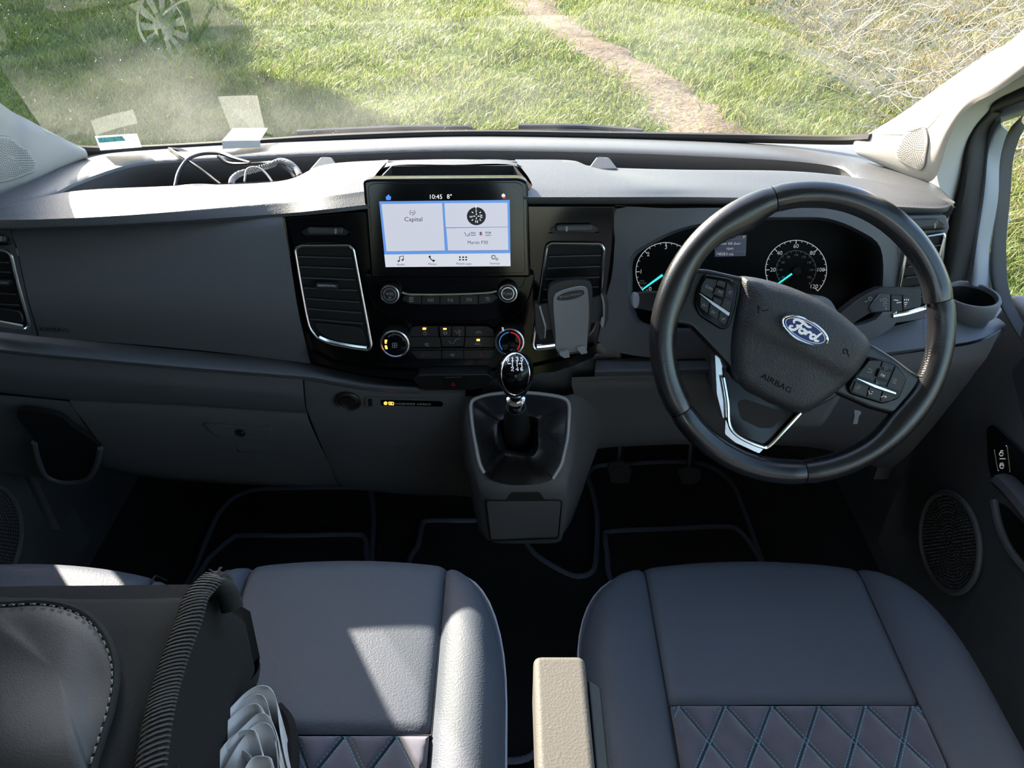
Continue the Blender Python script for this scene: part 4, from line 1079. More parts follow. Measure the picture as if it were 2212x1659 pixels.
# radio panel
RP = thing('radio_panel', 'glossy black radio panel with volume and tuning knobs under the screen', 'radio', FP.p(972, 690))
ro = [(787, 592), (797, 640), (815, 672), (845, 690), (900, 694), (1040, 694), (1100, 690), (1130, 672), (1146, 640), (1156, 596), (1146, 590), (798, 592)]
slab('radio_face', FP, rpoly(ro, 8), 0, .016, M_gloss, RP, .006, 4)
slab('upper_fillet', FP, rpoly([(805, 596), (1138, 594), (1128, 622), (975, 610), (818, 624)], 6), .012, .0195, M_gloss, RP, .003, 3)
tube('chrome_strip', [FP.p(u, v, .0175) for u, v in ((869, 631), (890, 635), (971, 635), (1050, 632), (1073, 628))], .0026, M_chrome, RP, k=5, prof=(1, 1.2))
bx_ = [867, 910, 950, 993, 1033, 1077]
ic = [[[(884, 643), (894, 643)], [(883, 647), (893, 647)], [(884, 651), (894, 651)], [(887, 641), (887, 645)], [(890, 645), (890, 649)], [(886, 649), (886, 653)]],
      [[(925, 645), (925, 652)], [(931, 645), (926, 648.5), (931, 652), (931, 645)], [(936, 645), (931, 648.5), (936, 652), (936, 645)]],
      [[(968, 645), (973, 648.5), (968, 652), (968, 645)], [(975, 645), (975, 652)], [(977.5, 645), (977.5, 652)]],
      [[(1018, 644), (1018, 651)], [(1008, 644), (1013, 647.5), (1008, 651), (1008, 644)], [(1013, 644), (1018, 647.5), (1013, 651), (1013, 644)]],
      [ell(1054, 645.5, 4.5, 3.6, 8), [(1050, 642), (1058, 649)]]]
for i in range(5):
    a, b = bx_[i] + .7, bx_[i + 1] - .7
    t0_, t1_ = (638, 636)
    q = [(a, 638.5), (b, 637.5), (b, 657.5), (a, 658)]
    if i == 0: q = [(872, 639), (b, 638), (b, 658), (885, 656), (a, 648)]
    if i == 4: q = [(a, 637), (1070, 636), (b, 643), (1062, 655), (a, 657.5)]
    o = slab('button', FP, q, .014, .0185, M_button, RP, .0007)
    ribbon('button_icon', FP, ic[i], .9, .0186, M_print, o)
def knob_at(label, PL, u, v, rpx, h0, h1, parent, name='knob', glyphs=None):
    r = PL.m(u, v) * rpx
    c = PL.p(u, v, h1) - PL.n * (h1 - h0)
    k_ = lathe(name, c, PL.n, [(r * 1.06, 0), (r * 1.04, (h1 - h0) * .8), (r * 1.0, (h1 - h0) * .98), (r * .9, h1 - h0)], M_black, parent, 40)
    lathe('knob_ring', c, PL.n, [(r * 1.0, (h1 - h0) * .97), (r * .99, (h1 - h0) * 1.03), (r * .90, (h1 - h0) * 1.05), (r * .86, (h1 - h0) * 1.0)], M_chrome, k_, 40, cap=False)
    return k_, r
k1_, r_ = knob_at('', FP, 842, 636, 20, .016, .034, RP, 'volume_knob')
lathe('inner_ring', FP.p(842, 636, .0342), FP.n, [(r_ * .68, 0), (r_ * .68, .0006), (r_ * .60, .0006), (r_ * .6, 0)], M_chrome, k1_, 36, cap=False)
text('lettering', 'VOL', FP, 842, 635, 6, .0344, M_print, k1_)
ribbon('power_mark', FP, [ell(842, 643.5, 2.4, 2.2, 10)], .8, .0344, M_print, k1_)
k1_, r_ = knob_at('', FP, 1097, 634, 20, .016, .034, RP, 'tuning_knob')
lathe('inner_ring', FP.p(1097, 634, .0342), FP.n, [(r_ * .68, 0), (r_ * .68, .0006), (r_ * .60, .0006), (r_ * .6, 0)], M_chrome, k1_, 36, cap=False)
text('lettering', 'TUNE', FP, 1097, 635, 6, .0344, M_print, k1_)

# heater controls
HP = thing('climate_panel', 'heater control panel with two round dials and rows of black buttons', 'climate controls', FP.p(977, 775))
slab('panel_base', FP, rpoly([(872, 716), (895, 704), (1060, 704), (1082, 716), (1082, 762), (1060, 778), (895, 778), (872, 762)], 8), .001, .004, M_gloss, HP, .001)
def btn(q, icon=None, m=M_print, h=.009, r=1.5, w_=.9):
    o = slab('button', FP, rpoly(q, r), .003, h, M_button, HP, .0007)
    if icon: ribbon('button_icon', FP, icon, w_, h + .0001, m, o)
    return o
b1 = btn([(890, 707), (898, 704.5), (945.5, 704.5), (946.5, 727), (882, 727)], [ell(918, 720, 3.8, 3.6, 10, 0, 110, 430), [(918, 715), (918, 719)]])
b2 = btn([(948.5, 704.5), (974.5, 704.5), (974.5, 727), (951, 727)], [[(957.5, 717), (959.5, 721.5), (965, 721.5), (967, 717), (957.5, 717)], [(960, 719), (960, 723)], [(964, 719), (964, 723)]], h=.0105)
b3 = btn([(976, 704.5), (1004, 704.5), (1003, 727), (976, 727)], [ell(992.5, 716, 2.6, 2.6, 10), [(982, 714), (988, 719.5)], [(991, 720), (994, 726)]], h=.0105)
b4 = btn([(951.3, 728), (1003, 728), (1001, 748), (956, 749)], [[(979, 742), (985, 733), (993, 731)], [(969, 737), (975, 742)]], h=.0105)
b5 = btn([(1005.5, 704.5), (1052, 704.5), (1066, 712), (1068, 727), (1005, 727)], [[(1028, 719), (1031, 716), (1037, 715), (1040, 719), (1028, 719)]])
b6 = btn([(882, 728), (949.5, 728), (953, 750.5), (884, 750.5)], [[(918, 742), (926, 742), (926, 747), (919, 746), (918, 742)], [(921, 744), (924, 749)]])
b7 = btn([(1005, 728), (1068, 728), (1067, 750.5), (1002.5, 750.5)])
text('lettering', 'A/C', FP, 1032, 743, 5.6, .0091, M_print, b7)
b8 = btn([(886, 758), (952.8, 757.5), (953, 775), (902, 775)], [[(912, 771), (914, 763), (916, 768), (919, 767)]], M_red, w_=1.6)
b9 = btn([(954.5, 757.5), (1001, 757), (1001, 775), (954.5, 775)], [[(973, 765), (982, 765), (980, 769), (975, 769), (973, 765)], [(975.5, 767), (979.5, 767)]])
b10 = btn([(1002.5, 757), (1068, 756), (1058, 773), (1002.5, 775)], [[(1038, 770), (1040, 762), (1042, 767), (1045, 766)]], M_red, w_=1.6)
for (u, v), o in (((916.5, 710.5), b1), ((961, 710.5), b2), ((1033, 735), b7)):
    slab('indicator_light', FP, [(u - 3.6, v - 1.7), (u + 3.6, v - 1.7), (u + 3.6, v + 1.7), (u - 3.6, v + 1.7)], .009, .0108, M_orange, o)
slab('divider_strip', FP, [(886, 752.5), (1068, 752), (1066, 756), (888, 756.5)], .003, .0065, M_button, HP, .0007)
kf_, r_ = knob_at('', FP, 853, 743, 31, .002, .026, HP, 'fan_dial')
lathe('dial_face', FP.p(853, 743, .0262), FP.n, [(r_ * .86, -.002), (r_ * .84, 0), (r_ * .5, .0012), (0, .0016)], M_gloss, kf_, 40, cap=False)
ribbon('fan_icon', FP, [ell(850, 743.3, 2.7, 2.7, 10), ell(855, 743.3, 2.7, 2.7, 10), ell(850, 748.3, 2.7, 2.7, 10), ell(855, 748.3, 2.7, 2.7, 10)], .9, .0280, M_print, kf_)
for v0 in (738.5, 750):
    dv = (v0 - 743)
    slab('indicator_light', FP, [(831, v0 - 4), (836.5, v0 - 4.5), (836, v0 + 4), (831.2, v0 + 3.5)] if v0 < 743 else [(831, v0 - 3.5), (836, v0 - 4), (837.5, v0 + 4), (832.5, v0 + 4)], .0262, .0272, M_orange, kf_)
ribbon('speed_marks', FP, [ell(853, 743, 21, 21, 4, 0, a, a + 22) for a in (20, 50, 80, 110)], 3, .0275, M_dim, kf_)
kf_, r_ = knob_at('', FP, 1101, 739, 31, .002, .026, HP, 'temperature_dial')
lathe('dial_face', FP.p(1101, 739, .0262), FP.n, [(r_ * .86, -.002), (r_ * .84, 0), (r_ * .5, .0012), (0, .0016)], M_gloss, kf_, 40, cap=False)
ribbon('cold_arc', FP, [ell(1101, 740, 22, 22, 18, 0, 96, 222)], 2.2, .0275, M_bluearc, kf_)
ribbon('hot_arc', FP, [ell(1101, 740, 22, 22, 18, 0, -42, 84)], 2.2, .0275, M_redarc, kf_)
slab('pointer', FP, [(1083.5, 708), (1087.5, 708), (1089, 715.5), (1085.5, 716)], .0255, .0285, M_white, kf_, .0004)
text('lettering', 'MAX', FP, 1092.5, 747, 4, .0280, M_dim, kf_); text('lettering', 'A/C', FP, 1093, 753, 4, .0280, M_dim, kf_); text('lettering', 'MAX', FP, 1108, 746.5, 4, .0280, M_dim, kf_)

# hazard switch and socket, airbag lamp
HZ = thing('hazard_switch', 'black strip with red triangle hazard button below the heater controls', 'switch', KP.p(978, 845))
HZP = plane2(978, 812, .948, 842, .952)
slab('switch_strip', HZP, rpoly([(892, 820), (903, 811), (1054, 809), (1066, 818), (1048, 838), (1020, 843), (918, 844), (906, 838)], 4), -.02, .002, M_black, HZ, .0015)
hb = slab('hazard_button', HZP, rpoly([(958, 816), (998, 815), (996, 836), (992, 840), (968, 841), (962, 836)], 3), .001, .004, M_button, HZ, .001)
slab('warning_triangle', HZP, [(973, 834), (978.5, 824.5), (985, 834)], .0035, .0045, M_red, hb)
SK = thing('power_socket', 'round black power socket left of the passenger airbag lamp', 'socket', KP.p(752, 890))
SKP = Plane(pY(752, 866, .9605), KP.ey)
rr = SKP.m(752, 866)
lathe('socket_collar', SKP.p(752, 866), SKP.n, [(rr * 28, 0), (rr * 28, .002), (rr * 25, .004), (rr * 21, .002), (rr * 20, -.004)], M_black, SK, 40, cap=False)
lathe('socket_ring', SKP.p(752, 867), SKP.n, [(rr * 17.5, 0), (rr * 17.5, .003), (rr * 16, .003), (rr * 15.5, -.002)], M_chrome, SK, 36, cap=False)
lathe('socket_bore', SKP.p(752, 867), SKP.n, [(rr * 16, .0015), (0, .0012)], M_void, SK, 30, cap=False)
AB = thing('airbag_lamp', 'narrow strip with orange lamp reading PASSENGER AIRBAG', 'indicator', SKP.p(880, 885))
slab('strip_frame', SKP, rpoly([(789, 859), (960, 862), (967, 870), (962, 884), (792, 881), (788, 874)], 5), -.005, .0015, M_lower, AB, .001)
slab('strip_window', SKP, rpoly([(822, 864), (952, 867), (958, 872), (955, 879), (823, 876)], 3), .0, .002, M_gloss, AB, .0004)
slab('usb_port', SKP, [(794, 862), (804, 862), (804, 877), (796, 878)], .0, .0022, M_void, AB)
ribbon('orange_symbol', SKP, [ell(833, 871, 3.2, 3.0, 12), [(831, 873), (835, 869)], [(840, 868.5), (850, 869), (850, 874.5), (840, 874), (840, 868.5)], [(843, 870), (843, 873), (846.5, 870.5), (846.5, 873)]], 1.6, .0022, M_orange, AB)
text('lettering', 'PASSENGER AIRBAG', SKP, 891, 873, 4.3, .0021, M_print, AB, rot=-1.2, squash=1.0)
# ================================================================== instrument cluster
IC = thing('instrument_cluster', 'black instrument cluster with speedometer and rev counter behind the wheel', 'instrument cluster', CP.p(1640, 710))
slab('dial_plate', CP, [tuple(p)[:2] for p in crs([(u, v, 0) for u, v in [(1632 + (u - 1632) * 1.0, 592 + (v - 592) * 1.0) for u, v in op]], 3, True)], -.01, 0, M_dial, IC)
def arc(u, v, r, a0, a1, n=40): return ell(u, v, r, r * .97, n, 0, a0, a1)
def ticks(u, v, r, angs, l): return [[(u + r * math.cos(a), v - r * .97 * math.sin(a)), (u + (r - l) * math.cos(a), v - (r - l) * .97 * math.sin(a))] for a in [math.radians(x) for x in angs]]
sp_ = (1719.7, 583)
ribbon('speed_scale', CP, [arc(*sp_, 66, -45, 225)] + ticks(*sp_, 66, [225 - 22.5 * k * 2 for k in range(7)], 8), 1.5, .0004, M_white, IC)
ribbon('speed_marks', CP, ticks(*sp_, 66, [225 - 11.25 * k for k in range(25)], 4), 1.0, .0004, M_white, IC)
for k in range(7):
    a = math.radians(225 - 45 * k)
    if k == 0: continue
    text('speed_number', str(20 * k), CP, sp_[0] + 50 * math.cos(a) + (3 if k in (5, 6) else 0), sp_[1] - 51 * math.sin(a), 8.5, .0004, M_white, IC)
ribbon('km_scale', CP, [arc(*sp_, 43, -50, 225)] + ticks(*sp_, 43, [225 - 15 * k for k in range(19)], 4), .9, .0004, M_print, IC)
for k in range(1, 10):
    a = math.radians(240 - 30 * k)
    text('km_number', str(20 * k), CP, sp_[0] + 32.5 * math.cos(a), sp_[1] - 32 * math.sin(a), 4.6, .0004, M_print, IC)
text('km_word', 'km/h', CP, 1685, 600, 3.6, .0004, M_dim, IC)
lathe('needle_hub', CP.p(1719.7, 585), CP.n, [(.0065, 0), (.0065, .004), (0, .005)], M_void, IC, 20, cap=False)
slab('needle', CP, [(1710, 590), (1712, 593), (1682, 614), (1680, 612)], .0025, .0035, M_cyan, IC)
tc_ = (1438.6, 587)
ribbon('rev_scale', CP, [arc(*tc_, 65, -45, 225)] + ticks(*tc_, 65, [225 - 45 * k for k in range(7)], 8), 1.5, .0004, M_white, IC)
ribbon('rev_marks', CP, ticks(*tc_, 65, [225 - 11.25 * k for k in range(25)], 4), 1.0, .0004, M_white, IC)
for k in range(7):
    a = math.radians(225 - 45 * k)
    text('rev_number', str(k), CP, tc_[0] + 54 * math.cos(a) + (4 if k == 0 else 0), tc_[1] - 53 * math.sin(a), 9, .0004, M_white, IC)
text('rev_word', 'rpm', CP, 1387, 606, 4, .0004, M_print, IC); text('rev_word', 'x1000', CP, 1389, 612, 4, .0004, M_print, IC)
slab('needle', CP, [(1430, 592), (1433, 596), (1388, 627), (1386, 625)], .0025, .0035, M_cyan, IC)
M_lcd = emis('cluster_lcd', lin((38, 42, 58)), .45)
dsp = slab('trip_display', CP, [(1544, 508), (1613, 508), (1611, 553), (1544, 555)], -.001, .0006, M_lcd, IC)
ribbon('message_frame', CP, [[(1546, 518), (1612, 517), (1611, 543), (1545, 544), (1546, 518)]], 1.2, .0007, M_print, dsp)
for s_, u, v, hh in (('Fuel 1', 1572, 513, 5), ('8°', 1608, 512, 5), ('Rear left door', 1578, 526, 6), ('open', 1577, 536.5, 6), ('74828.0 mls', 1566, 549, 6)):
    text('display_text', s_, CP, u, v, hh, .0007, M_white, dsp, squash=.9)

# ================================================================== steering wheel
SW = thing('steering_wheel', 'black leather steering wheel turned to the right with blue oval badge', 'steering wheel', WP.p(1735, 717, -.08))
aL = WP.q(1401, 717)[0]; aR = WP.q(2064, 717)[0]; bT = WP.q(1735, 391)[1]; bB = WP.q(1735, 1044)[1]
RO = (aR - aL) / 2; ca_, cb_ = (aR + aL) / 2, (bT + bB) / 2
RT = .0160
RM = (RO + (bT - bB) / 2) / 2 - RT
ROT = -27.5
def rim_section(a0, a1, m, name='rim_section'):
    n = max(8, int(abs(a1 - a0) / 3)); seg = 18; V = []; Fc = []
    for i in range(n + 1):
        th0 = a0 + (a1 - a0) * i / n
        th = math.radians(th0 + ROT)
        bmp = sum(math.exp(-((th0 - c) / 11.0) ** 2) for c in (147, 33)) * .0085
        bmp += sum(math.exp(-(((th0 - c + 180) % 360 - 180) / 12.0) ** 2) for c in (189, -9)) * .006
        e_ = .0012 * math.exp(-min(abs(th0 - a0), abs(th0 - a1)) / 1.0)
        d = WP.ex * math.cos(th) + WP.ey * math.sin(th)
        for j in range(seg):
            ph = 2 * math.pi * j / seg
            rx = RT - e_ + (bmp if math.cos(ph) < 0 else 0); ry = RT * 1.02 - e_
            V.append(WP.w(ca_, cb_) + d * (RM + rx * math.cos(ph)) + WP.n * ry * math.sin(ph))
    for i in range(n):
        for j in range(seg):
            j2 = (j + 1) % seg
            Fc.append((i * seg + j, i * seg + j2, (i + 1) * seg + j2, (i + 1) * seg + j))
    Fc.append(tuple(range(seg))); Fc.append(tuple(n * seg + j for j in range(seg)))
    return mk(name, V, Fc, m, SW)
rim_section(43, 132.3, M_rimtop); rim_section(132.7, 239.8, M_rim); rim_section(240.2, 301.8, M_rimtop); rim_section(302.2, 402.7, M_rim)
# lacing along the inside of the rim
V = []; Fc = []
for a0, a1 in ((8, 42), (138, 172), (200, 236), (306, 340)):
    k = 0
    th0 = a0
    while th0 < a1:
        th = math.radians(th0 + ROT); d = WP.ex * math.cos(th) + WP.ey * math.sin(th); t = -WP.ex * math.sin(th) + WP.ey * math.cos(th)
        bmp = sum(math.exp(-((th0 - c) / 11.0) ** 2) for c in (147, 33)) * .0085
        c = WP.w(ca_, cb_, .004) + d * (RM - RT - bmp - .0002); b0 = len(V)
        for s1, s2 in ((-1, -1), (1, -1), (1, 1), (-1, 1)):
            V.append(c + t * (s1 * .0006 + s2 * .0007) + WP.n * s2 * .0022 - d * .0002)
        V.append(c - d * .0010)
        Fc += [(b0, b0 + 1, b0 + 4), (b0 + 1, b0 + 2, b0 + 4), (b0 + 2, b0 + 3, b0 + 4), (b0 + 3, b0, b0 + 4)]
        th0 += 1.2
tag(mk('rim_lacing', V, Fc, M_rim, SW, smooth=False), kind='stuff')
# spokes
slab('spoke', WP, rpoly([(1458, 604), (1490, 582), (1530, 582), (1610, 600), (1610, 790), (1580, 800), (1545, 762), (1515, 730), (1490, 705), (1455, 700)], 10), -.024, .004, M_spoke, SW, .010, 4)
slab('spoke', WP, rpoly([(1840, 740), (1886, 744), (1935, 774), (1978, 806), (2012, 822), (2002, 868), (1965, 892), (1930, 898), (1880, 885), (1800, 850), (1780, 800)], 10), -.024, .004, M_spoke, SW, .010, 4)
slab('hub_back', WP, rpoly([(1590, 610), (1740, 650), (1880, 760), (1840, 840), (1730, 900), (1600, 840)], 20), -.06, .0, M_black, SW, .01, 3)
slab('lower_spoke', WP, rpoly([(1560, 790), (1600, 832), (1660, 868), (1730, 892), (1666, 962), (1648, 970), (1594, 946), (1570, 912)], 8), -.022, -.004, M_gloss, SW, .004, 3)
slab('spoke_opening', WP, rpoly([(1592, 868), (1610, 862), (1700, 893), (1668, 925), (1640, 925), (1600, 905)], 8), -.010, -.0036, M_void, SW)
tube('spoke_trim', [WP.p(u, v, .001) for u, v in ((1563, 815), (1572, 868), (1576, 918), (1598, 944), (1646, 965), (1663, 962), (1695, 929), (1729, 892))], .0026, M_bright, SW, k=5, prof=(1, 1))
slab('spoke_foot', WP, rpoly([(1567, 905), (1576, 925), (1598, 948), (1650, 969), (1640, 980), (1588, 956), (1566, 938)], 4), -.006, .002, M_chrome, SW, .002)
slab('spoke_arm', WP, rpoly([(1544, 765), (1556, 775), (1566, 810), (1571, 900), (1562, 905), (1548, 850)], 4), -.026, -.006, M_chrome, SW, .003)
# airbag cover
ab = [(1604, 603), (1614, 599), (1634, 600), (1690, 614), (1746, 636), (1790, 660), (1829, 688), (1862, 718), (1877, 738), (1879, 758), (1865, 786), (1842, 815), (1805, 848), (1766, 876), (1742, 888), (1724, 890), (1699, 885), (1650, 863), (1598, 831), (1586, 815), (1581, 795), (1581, 740), (1588, 690), (1598, 640)]
abp = [tuple(p)[:2] for p in crs([(u, v, 0) for u, v in ab], 3, True)]
fr = [WP.p(u, v, .006) for u, v in abp]
cc_ = WP.p(1725, 745, .006)
cr_a, cr_b = Vector(WP.q(1590, 700)), Vector(WP.q(1880, 838))
nc = (cr_b - cr_a).normalized(); nc = Vector((-nc.y, nc.x))
V = [p - WP.n * .03 for p in fr] + list(fr); n = len(fr); Fc = []
rings = 12
for k in range(1, rings + 1):
    t = k / rings
    for p in fr:
        q = cc_ + (p - cc_) * (1 - t * .985)
        r = q - WP.o; d_ = (Vector((r.dot(WP.ex), r.dot(WP.ey))) - cr_a).dot(nc)
        edge = min(1, t / .14); rise = .010 * math.sin(edge * math.pi / 2) + .007 * t
        cre = .0075 / (1 + math.exp(-d_ / .0035)) * min(1, t / .25)
        V.append(q + WP.n * (rise + cre))
for k in range(rings + 1):
    for i in range(n):
        j = (i + 1) % n; Fc.append((k * n + i, k * n + j, (k + 1) * n + j, (k + 1) * n + i))
Fc.append(tuple((rings + 1) * n + i for i in range(n)))
abo = mk('airbag_cover', V, Fc, M_airbag, SW)
M_emb = mat('emboss_dark', (.007, .007, .007), .8, spec=.1)
conform(text('airbag_lettering', 'AIRBAG', WP, 1677, 828, 12, .0185, M_emb, abo, rot=ROT, ext=.0006, squash=1.25), abo, .0004)
conform(ribbon('horn_mark', WP, [[(1637, 660), (1639, 676)], [(1637, 660), (1642, 667)], [(1646, 671), (1655, 671), (1660, 668)]], 1.8, .0265, M_emb, abo, thick=.0001), abo, .0004)
conform(ribbon('horn_mark', WP, [ell(1826, 759, 5, 5, 12, 0, -40, 250), [(1830, 763), (1834, 770)]], 1.8, .0250, M_emb, abo, thick=.0001), abo, .0004)
# badge
BC = (1738, 714); BH = .0335
BP = Plane(WP.p(BC[0], BC[1], BH), WP.ex * math.sin(math.radians(-ROT)) + WP.ey * math.cos(math.radians(ROT)), WP.ex * math.cos(math.radians(ROT)) + WP.ey * math.sin(math.radians(ROT)))
BA = WP.m(*BC) * 55; BB = BA * .43
def bell(s_, h, n=48, da=0): return [BP.w((BA * s_ + da) * math.cos(2 * math.pi * i / n), (BB * s_ + da) * math.sin(2 * math.pi * i / n), h) for i in range(n)]
bd = prism('badge', bell(1, .001), bell(1, -.012), M_chrome, SW, .001)
tube('badge_rim', bell(1, .001, 60, -.0012), .0016, M_bright, bd, closed=True)
prism('badge_field', bell(.93, .0024, 48, -.0008), bell(.93, .0005, 48, -.0008), M_blue, bd, .0004)
tube('badge_line', bell(.93, .0026, 60, -.0026), .00035, M_white, bd, closed=True, seg=5)
def script(strokes, w_):
    V = []; Fc = []
    for st_ in strokes:
        P = crs([(x, y, 0) for x, y in st_], 5)
        b0 = len(V); n = len(P)
        for i, p in enumerate(P):
            a, b = P[max(0, i - 1)], P[min(n - 1, i + 1)]
            t = Vector(((b.x - a.x) * BA, (b.y - a.y) * BB)).normalized(); nn_ = Vector((-t.y, t.x))
            ww = w_ * (.55 + .45 * math.sin(math.pi * (i + .5) / n)) * .5
            for s_ in (1, -1):
                V.append(BP.w(p.x * BA + nn_.x * ww * s_, p.y * BB + nn_.y * ww * s_, .0027))
        for i in range(n - 1): Fc.append((b0 + 2 * i, b0 + 2 * i + 1, b0 + 2 * i + 3, b0 + 2 * i + 2))
    return mk('badge_script', V, Fc, M_white, bd, smooth=False)
script([[(-.52, .12), (-.58, .32), (-.45, .55), (-.2, .52), (.0, .42), (.14, .5)], [(-.20, .50), (-.27, .2), (-.33, -.15), (-.42, -.42), (-.56, -.45), (-.60, -.25), (-.5, -.15)], [(-.42, .06), (-.3, .08), (-.17, .1)],
        [(-.10, .05), (-.2, -.08), (-.2, -.28), (-.1, -.35), (.0, -.22), (.0, -.02), (-.10, .05), (.02, .0), (.08, .04)], [(.08, .05), (.08, -.15), (.06, -.33)], [(.08, -.1), (.15, .05), (.23, .04), (.24, -.04)],
        [(.46, -.0), (.36, .05), (.28, -.12), (.3, -.3), (.38, -.34), (.45, -.2), (.5, .1)], [(.6, .5), (.54, .2), (.49, -.15), (.52, -.32), (.6, -.3), (.66, -.2)]], .0032)
# button pods
PH = .0115
pd = slab('button_pod', WP, rpoly([(1523, 592), (1580, 602), (1596, 620), (1588, 670), (1576, 708), (1560, 714), (1512, 684), (1500, 662), (1504, 630)], 9), -.01, .010, M_gloss, SW, .003, 3)
def pbtn(q, parent, icon=None, txt=None, h=PH, rot=ROT, m=M_print):
    o = slab('button', WP, rpoly(q, 1.5), h - .004, h, M_button, parent, .0006)
    if icon: ribbon('button_icon', WP, icon, 1.0, h + .0001, m, o)
    if txt: text('lettering', txt[0], WP, txt[1], txt[2], txt[3], h + .0001, m, o, rot=rot)
    return o
pbtn([(1525, 601), (1549, 605), (1538, 646), (1513, 631), (1515, 618)], pd, None, ('CAN', 1532, 622, 6))
pbtn([(1551, 605), (1568, 609), (1565, 622), (1547, 616)], pd, None, ('SET+', 1560, 613, 4.4), m=M_dim)
pbtn([(1547, 621), (1565, 628), (1561, 643), (1541, 635)], pd, None, ('RES', 1556, 631, 4.4), h=PH + .004)
pbtn([(1541, 640), (1559, 649), (1555, 660), (1541, 650)], pd, None, ('SET-', 1549, 650, 4.4), m=M_dim)
pbtn([(1571, 610), (1584, 624), (1582, 646), (1566, 640)], pd, [ell(1578, 632, 3, 3, 10, 0, 0, 270)])
pbtn([(1565, 643), (1581, 649), (1575, 674), (1558, 661)], pd, None, ('LIM', 1571, 655, 4.4), m=M_dim)
pbtn([(1513, 640), (1532, 653), (1528, 676), (1513, 664)], pd, [[(1517, 658), (1521, 656), (1522, 662), (1517, 660)], [(1524, 660), (1526, 661)]])
pbtn([(1535, 655), (1553, 668), (1549, 690), (1531, 678)], pd, [[(1537, 673), (1541, 671), (1542, 677), (1537, 675)], [(1543, 675), (1546, 676)]])
pbtn([(1556, 671), (1573, 682), (1566, 702), (1552, 692)], pd, [[(1559, 687), (1566, 691)], [(1566, 687), (1559, 691)]])
slab('pod_strip', WP, [(1510, 633), (1513, 634), (1577, 676), (1574, 683), (1540, 659)], .009, PH + .003, M_chrome, pd, .0008)
pd = slab('button_pod', WP, rpoly([(1882, 772), (1938, 786), (1962, 815), (1944, 862), (1908, 874), (1836, 852), (1831, 834), (1850, 800)], 8), -.01, .010, M_gloss, SW, .003, 3)
pbtn([(1878, 779), (1904, 780), (1888, 822), (1852, 812)], pd, [[(1876, 796), (1884, 799), (1882, 805), (1874, 803)]])
pbtn([(1907, 781), (1932, 789), (1928, 800), (1903, 793)], pd, [[(1910, 797), (1914, 792), (1917, 798), (1910, 797)]])
pbtn([(1901, 797), (1925, 804), (1919, 822), (1894, 814)], pd, None, ('OK', 1907, 811, 5), h=PH + .004, m=M_white)
pbtn([(1892, 818), (1916, 826), (1911, 834), (1890, 827)], pd, [[(1892, 826), (1899, 829), (1894, 830.5), (1892, 826)]])
pbtn([(1935, 792), (1956, 815), (1946, 846), (1916, 836)], pd, [[(1928, 822), (1936, 825)], [(1927, 826), (1935, 829)], [(1929, 818), (1937, 821)]])
pbtn([(1848, 824), (1876, 834), (1870, 856), (1840, 846)], pd, [ell(1855, 837, 3, 3, 8, 0, 0, 300), [(1848, 836), (1850, 840)]])
pbtn([(1879, 835), (1905, 844), (1899, 866), (1873, 857)], pd, [[(1876, 844), (1878, 850), (1884, 851)], [(1883, 845), (1886, 847)]], m=M_white)
pbtn([(1908, 845), (1934, 854), (1925, 866), (1902, 867)], pd, [[(1903, 858), (1908, 855), (1914, 859)], [(1912, 855), (1915, 857)]], m=M_white)
slab('pod_strip', WP, [(1849, 818), (1851, 816), (1937, 848), (1936, 853), (1890, 838)], .009, PH + .002, M_chrome, pd, .0008)

# column shroud, stalks, key
SC_ = thing('steering_column', 'black steering column shroud behind the wheel', 'steering column', pY(1700, 880, .98))
CS = Plane(pY(1700, 740, .93), WP.ey)
slab('shroud', CS, rpoly([(1570, 640), (1800, 640), (1840, 720), (1830, 850), (1780, 930), (1620, 930), (1560, 850), (1555, 720)], 25), -.09, .03, M_lower, SC_, .015, 3)
stp = Plane(pY(1900, 660, .945), WP.ey)
ST = thing('wiper_stalk', 'black wiper stalk with white symbols to the right of the wheel', 'stalk', stp.p(1840, 680))
slab('stalk_arm', stp, rpoly([(1750, 720), (1800, 690), (1856, 646), (1880, 632), (1906, 620), (1990, 622), (1990, 664), (1926, 673), (1880, 676), (1848, 696), (1800, 740)], 8), -.012, .012, M_black, ST, .008, 4)
slab('grip', stp, rpoly([(1890, 648), (1902, 634), (1924, 636), (1924, 672), (1882, 676), (1880, 664)], 4), .0, .0155, M_slat, ST, .003)
slab('rotary_ring', stp, rpoly([(1925, 637), (1948, 638), (1950, 672), (1925, 673)], 2), .0, .015, M_black, ST, .002)
slab('end_cap', stp, rpoly([(1950, 637), (1963, 640), (1968, 655), (1966, 668), (1951, 671)], 4), .0, .015, M_black, ST, .002)
ribbon('stalk_icon', stp, [ell(1911, 648, 4.5, 3.5, 8, 0, 20, 160), [(1907, 648), (1910, 651), (1914, 651), (1916, 647)], [(1901, 646), (1904, 648)], [(1901, 650), (1904, 651)], ell(1912, 658, 4.5, 3.5, 8, 0, 20, 160), [(1908, 658), (1911, 661), (1915, 661)], ell(1914, 667, 1.6, 1.6, 8), ell(1880, 645, 4, 3.5, 8), [(1868, 652), (1874, 650)]], 1.1, .0157, M_print, ST)
ribbon('stalk_icon', stp, [[(1931, 648), (1940, 649)], [(1937, 654), (1946, 653)], [(1954, 646), (1954, 649)], [(1958, 646), (1958, 649)], [(1962, 646), (1962, 649)], [(1953, 654), (1960, 653.5)], [(1954, 658), (1958, 657.6)], [(1955, 662), (1956, 662)]], 1.5, .0152, M_white, ST)
st2 = Plane(pY(1420, 650, .955), WP.ey)
ST = thing('indicator_stalk', 'black indicator stalk with grey tip to the left of the wheel', 'stalk', st2.p(1500, 660))
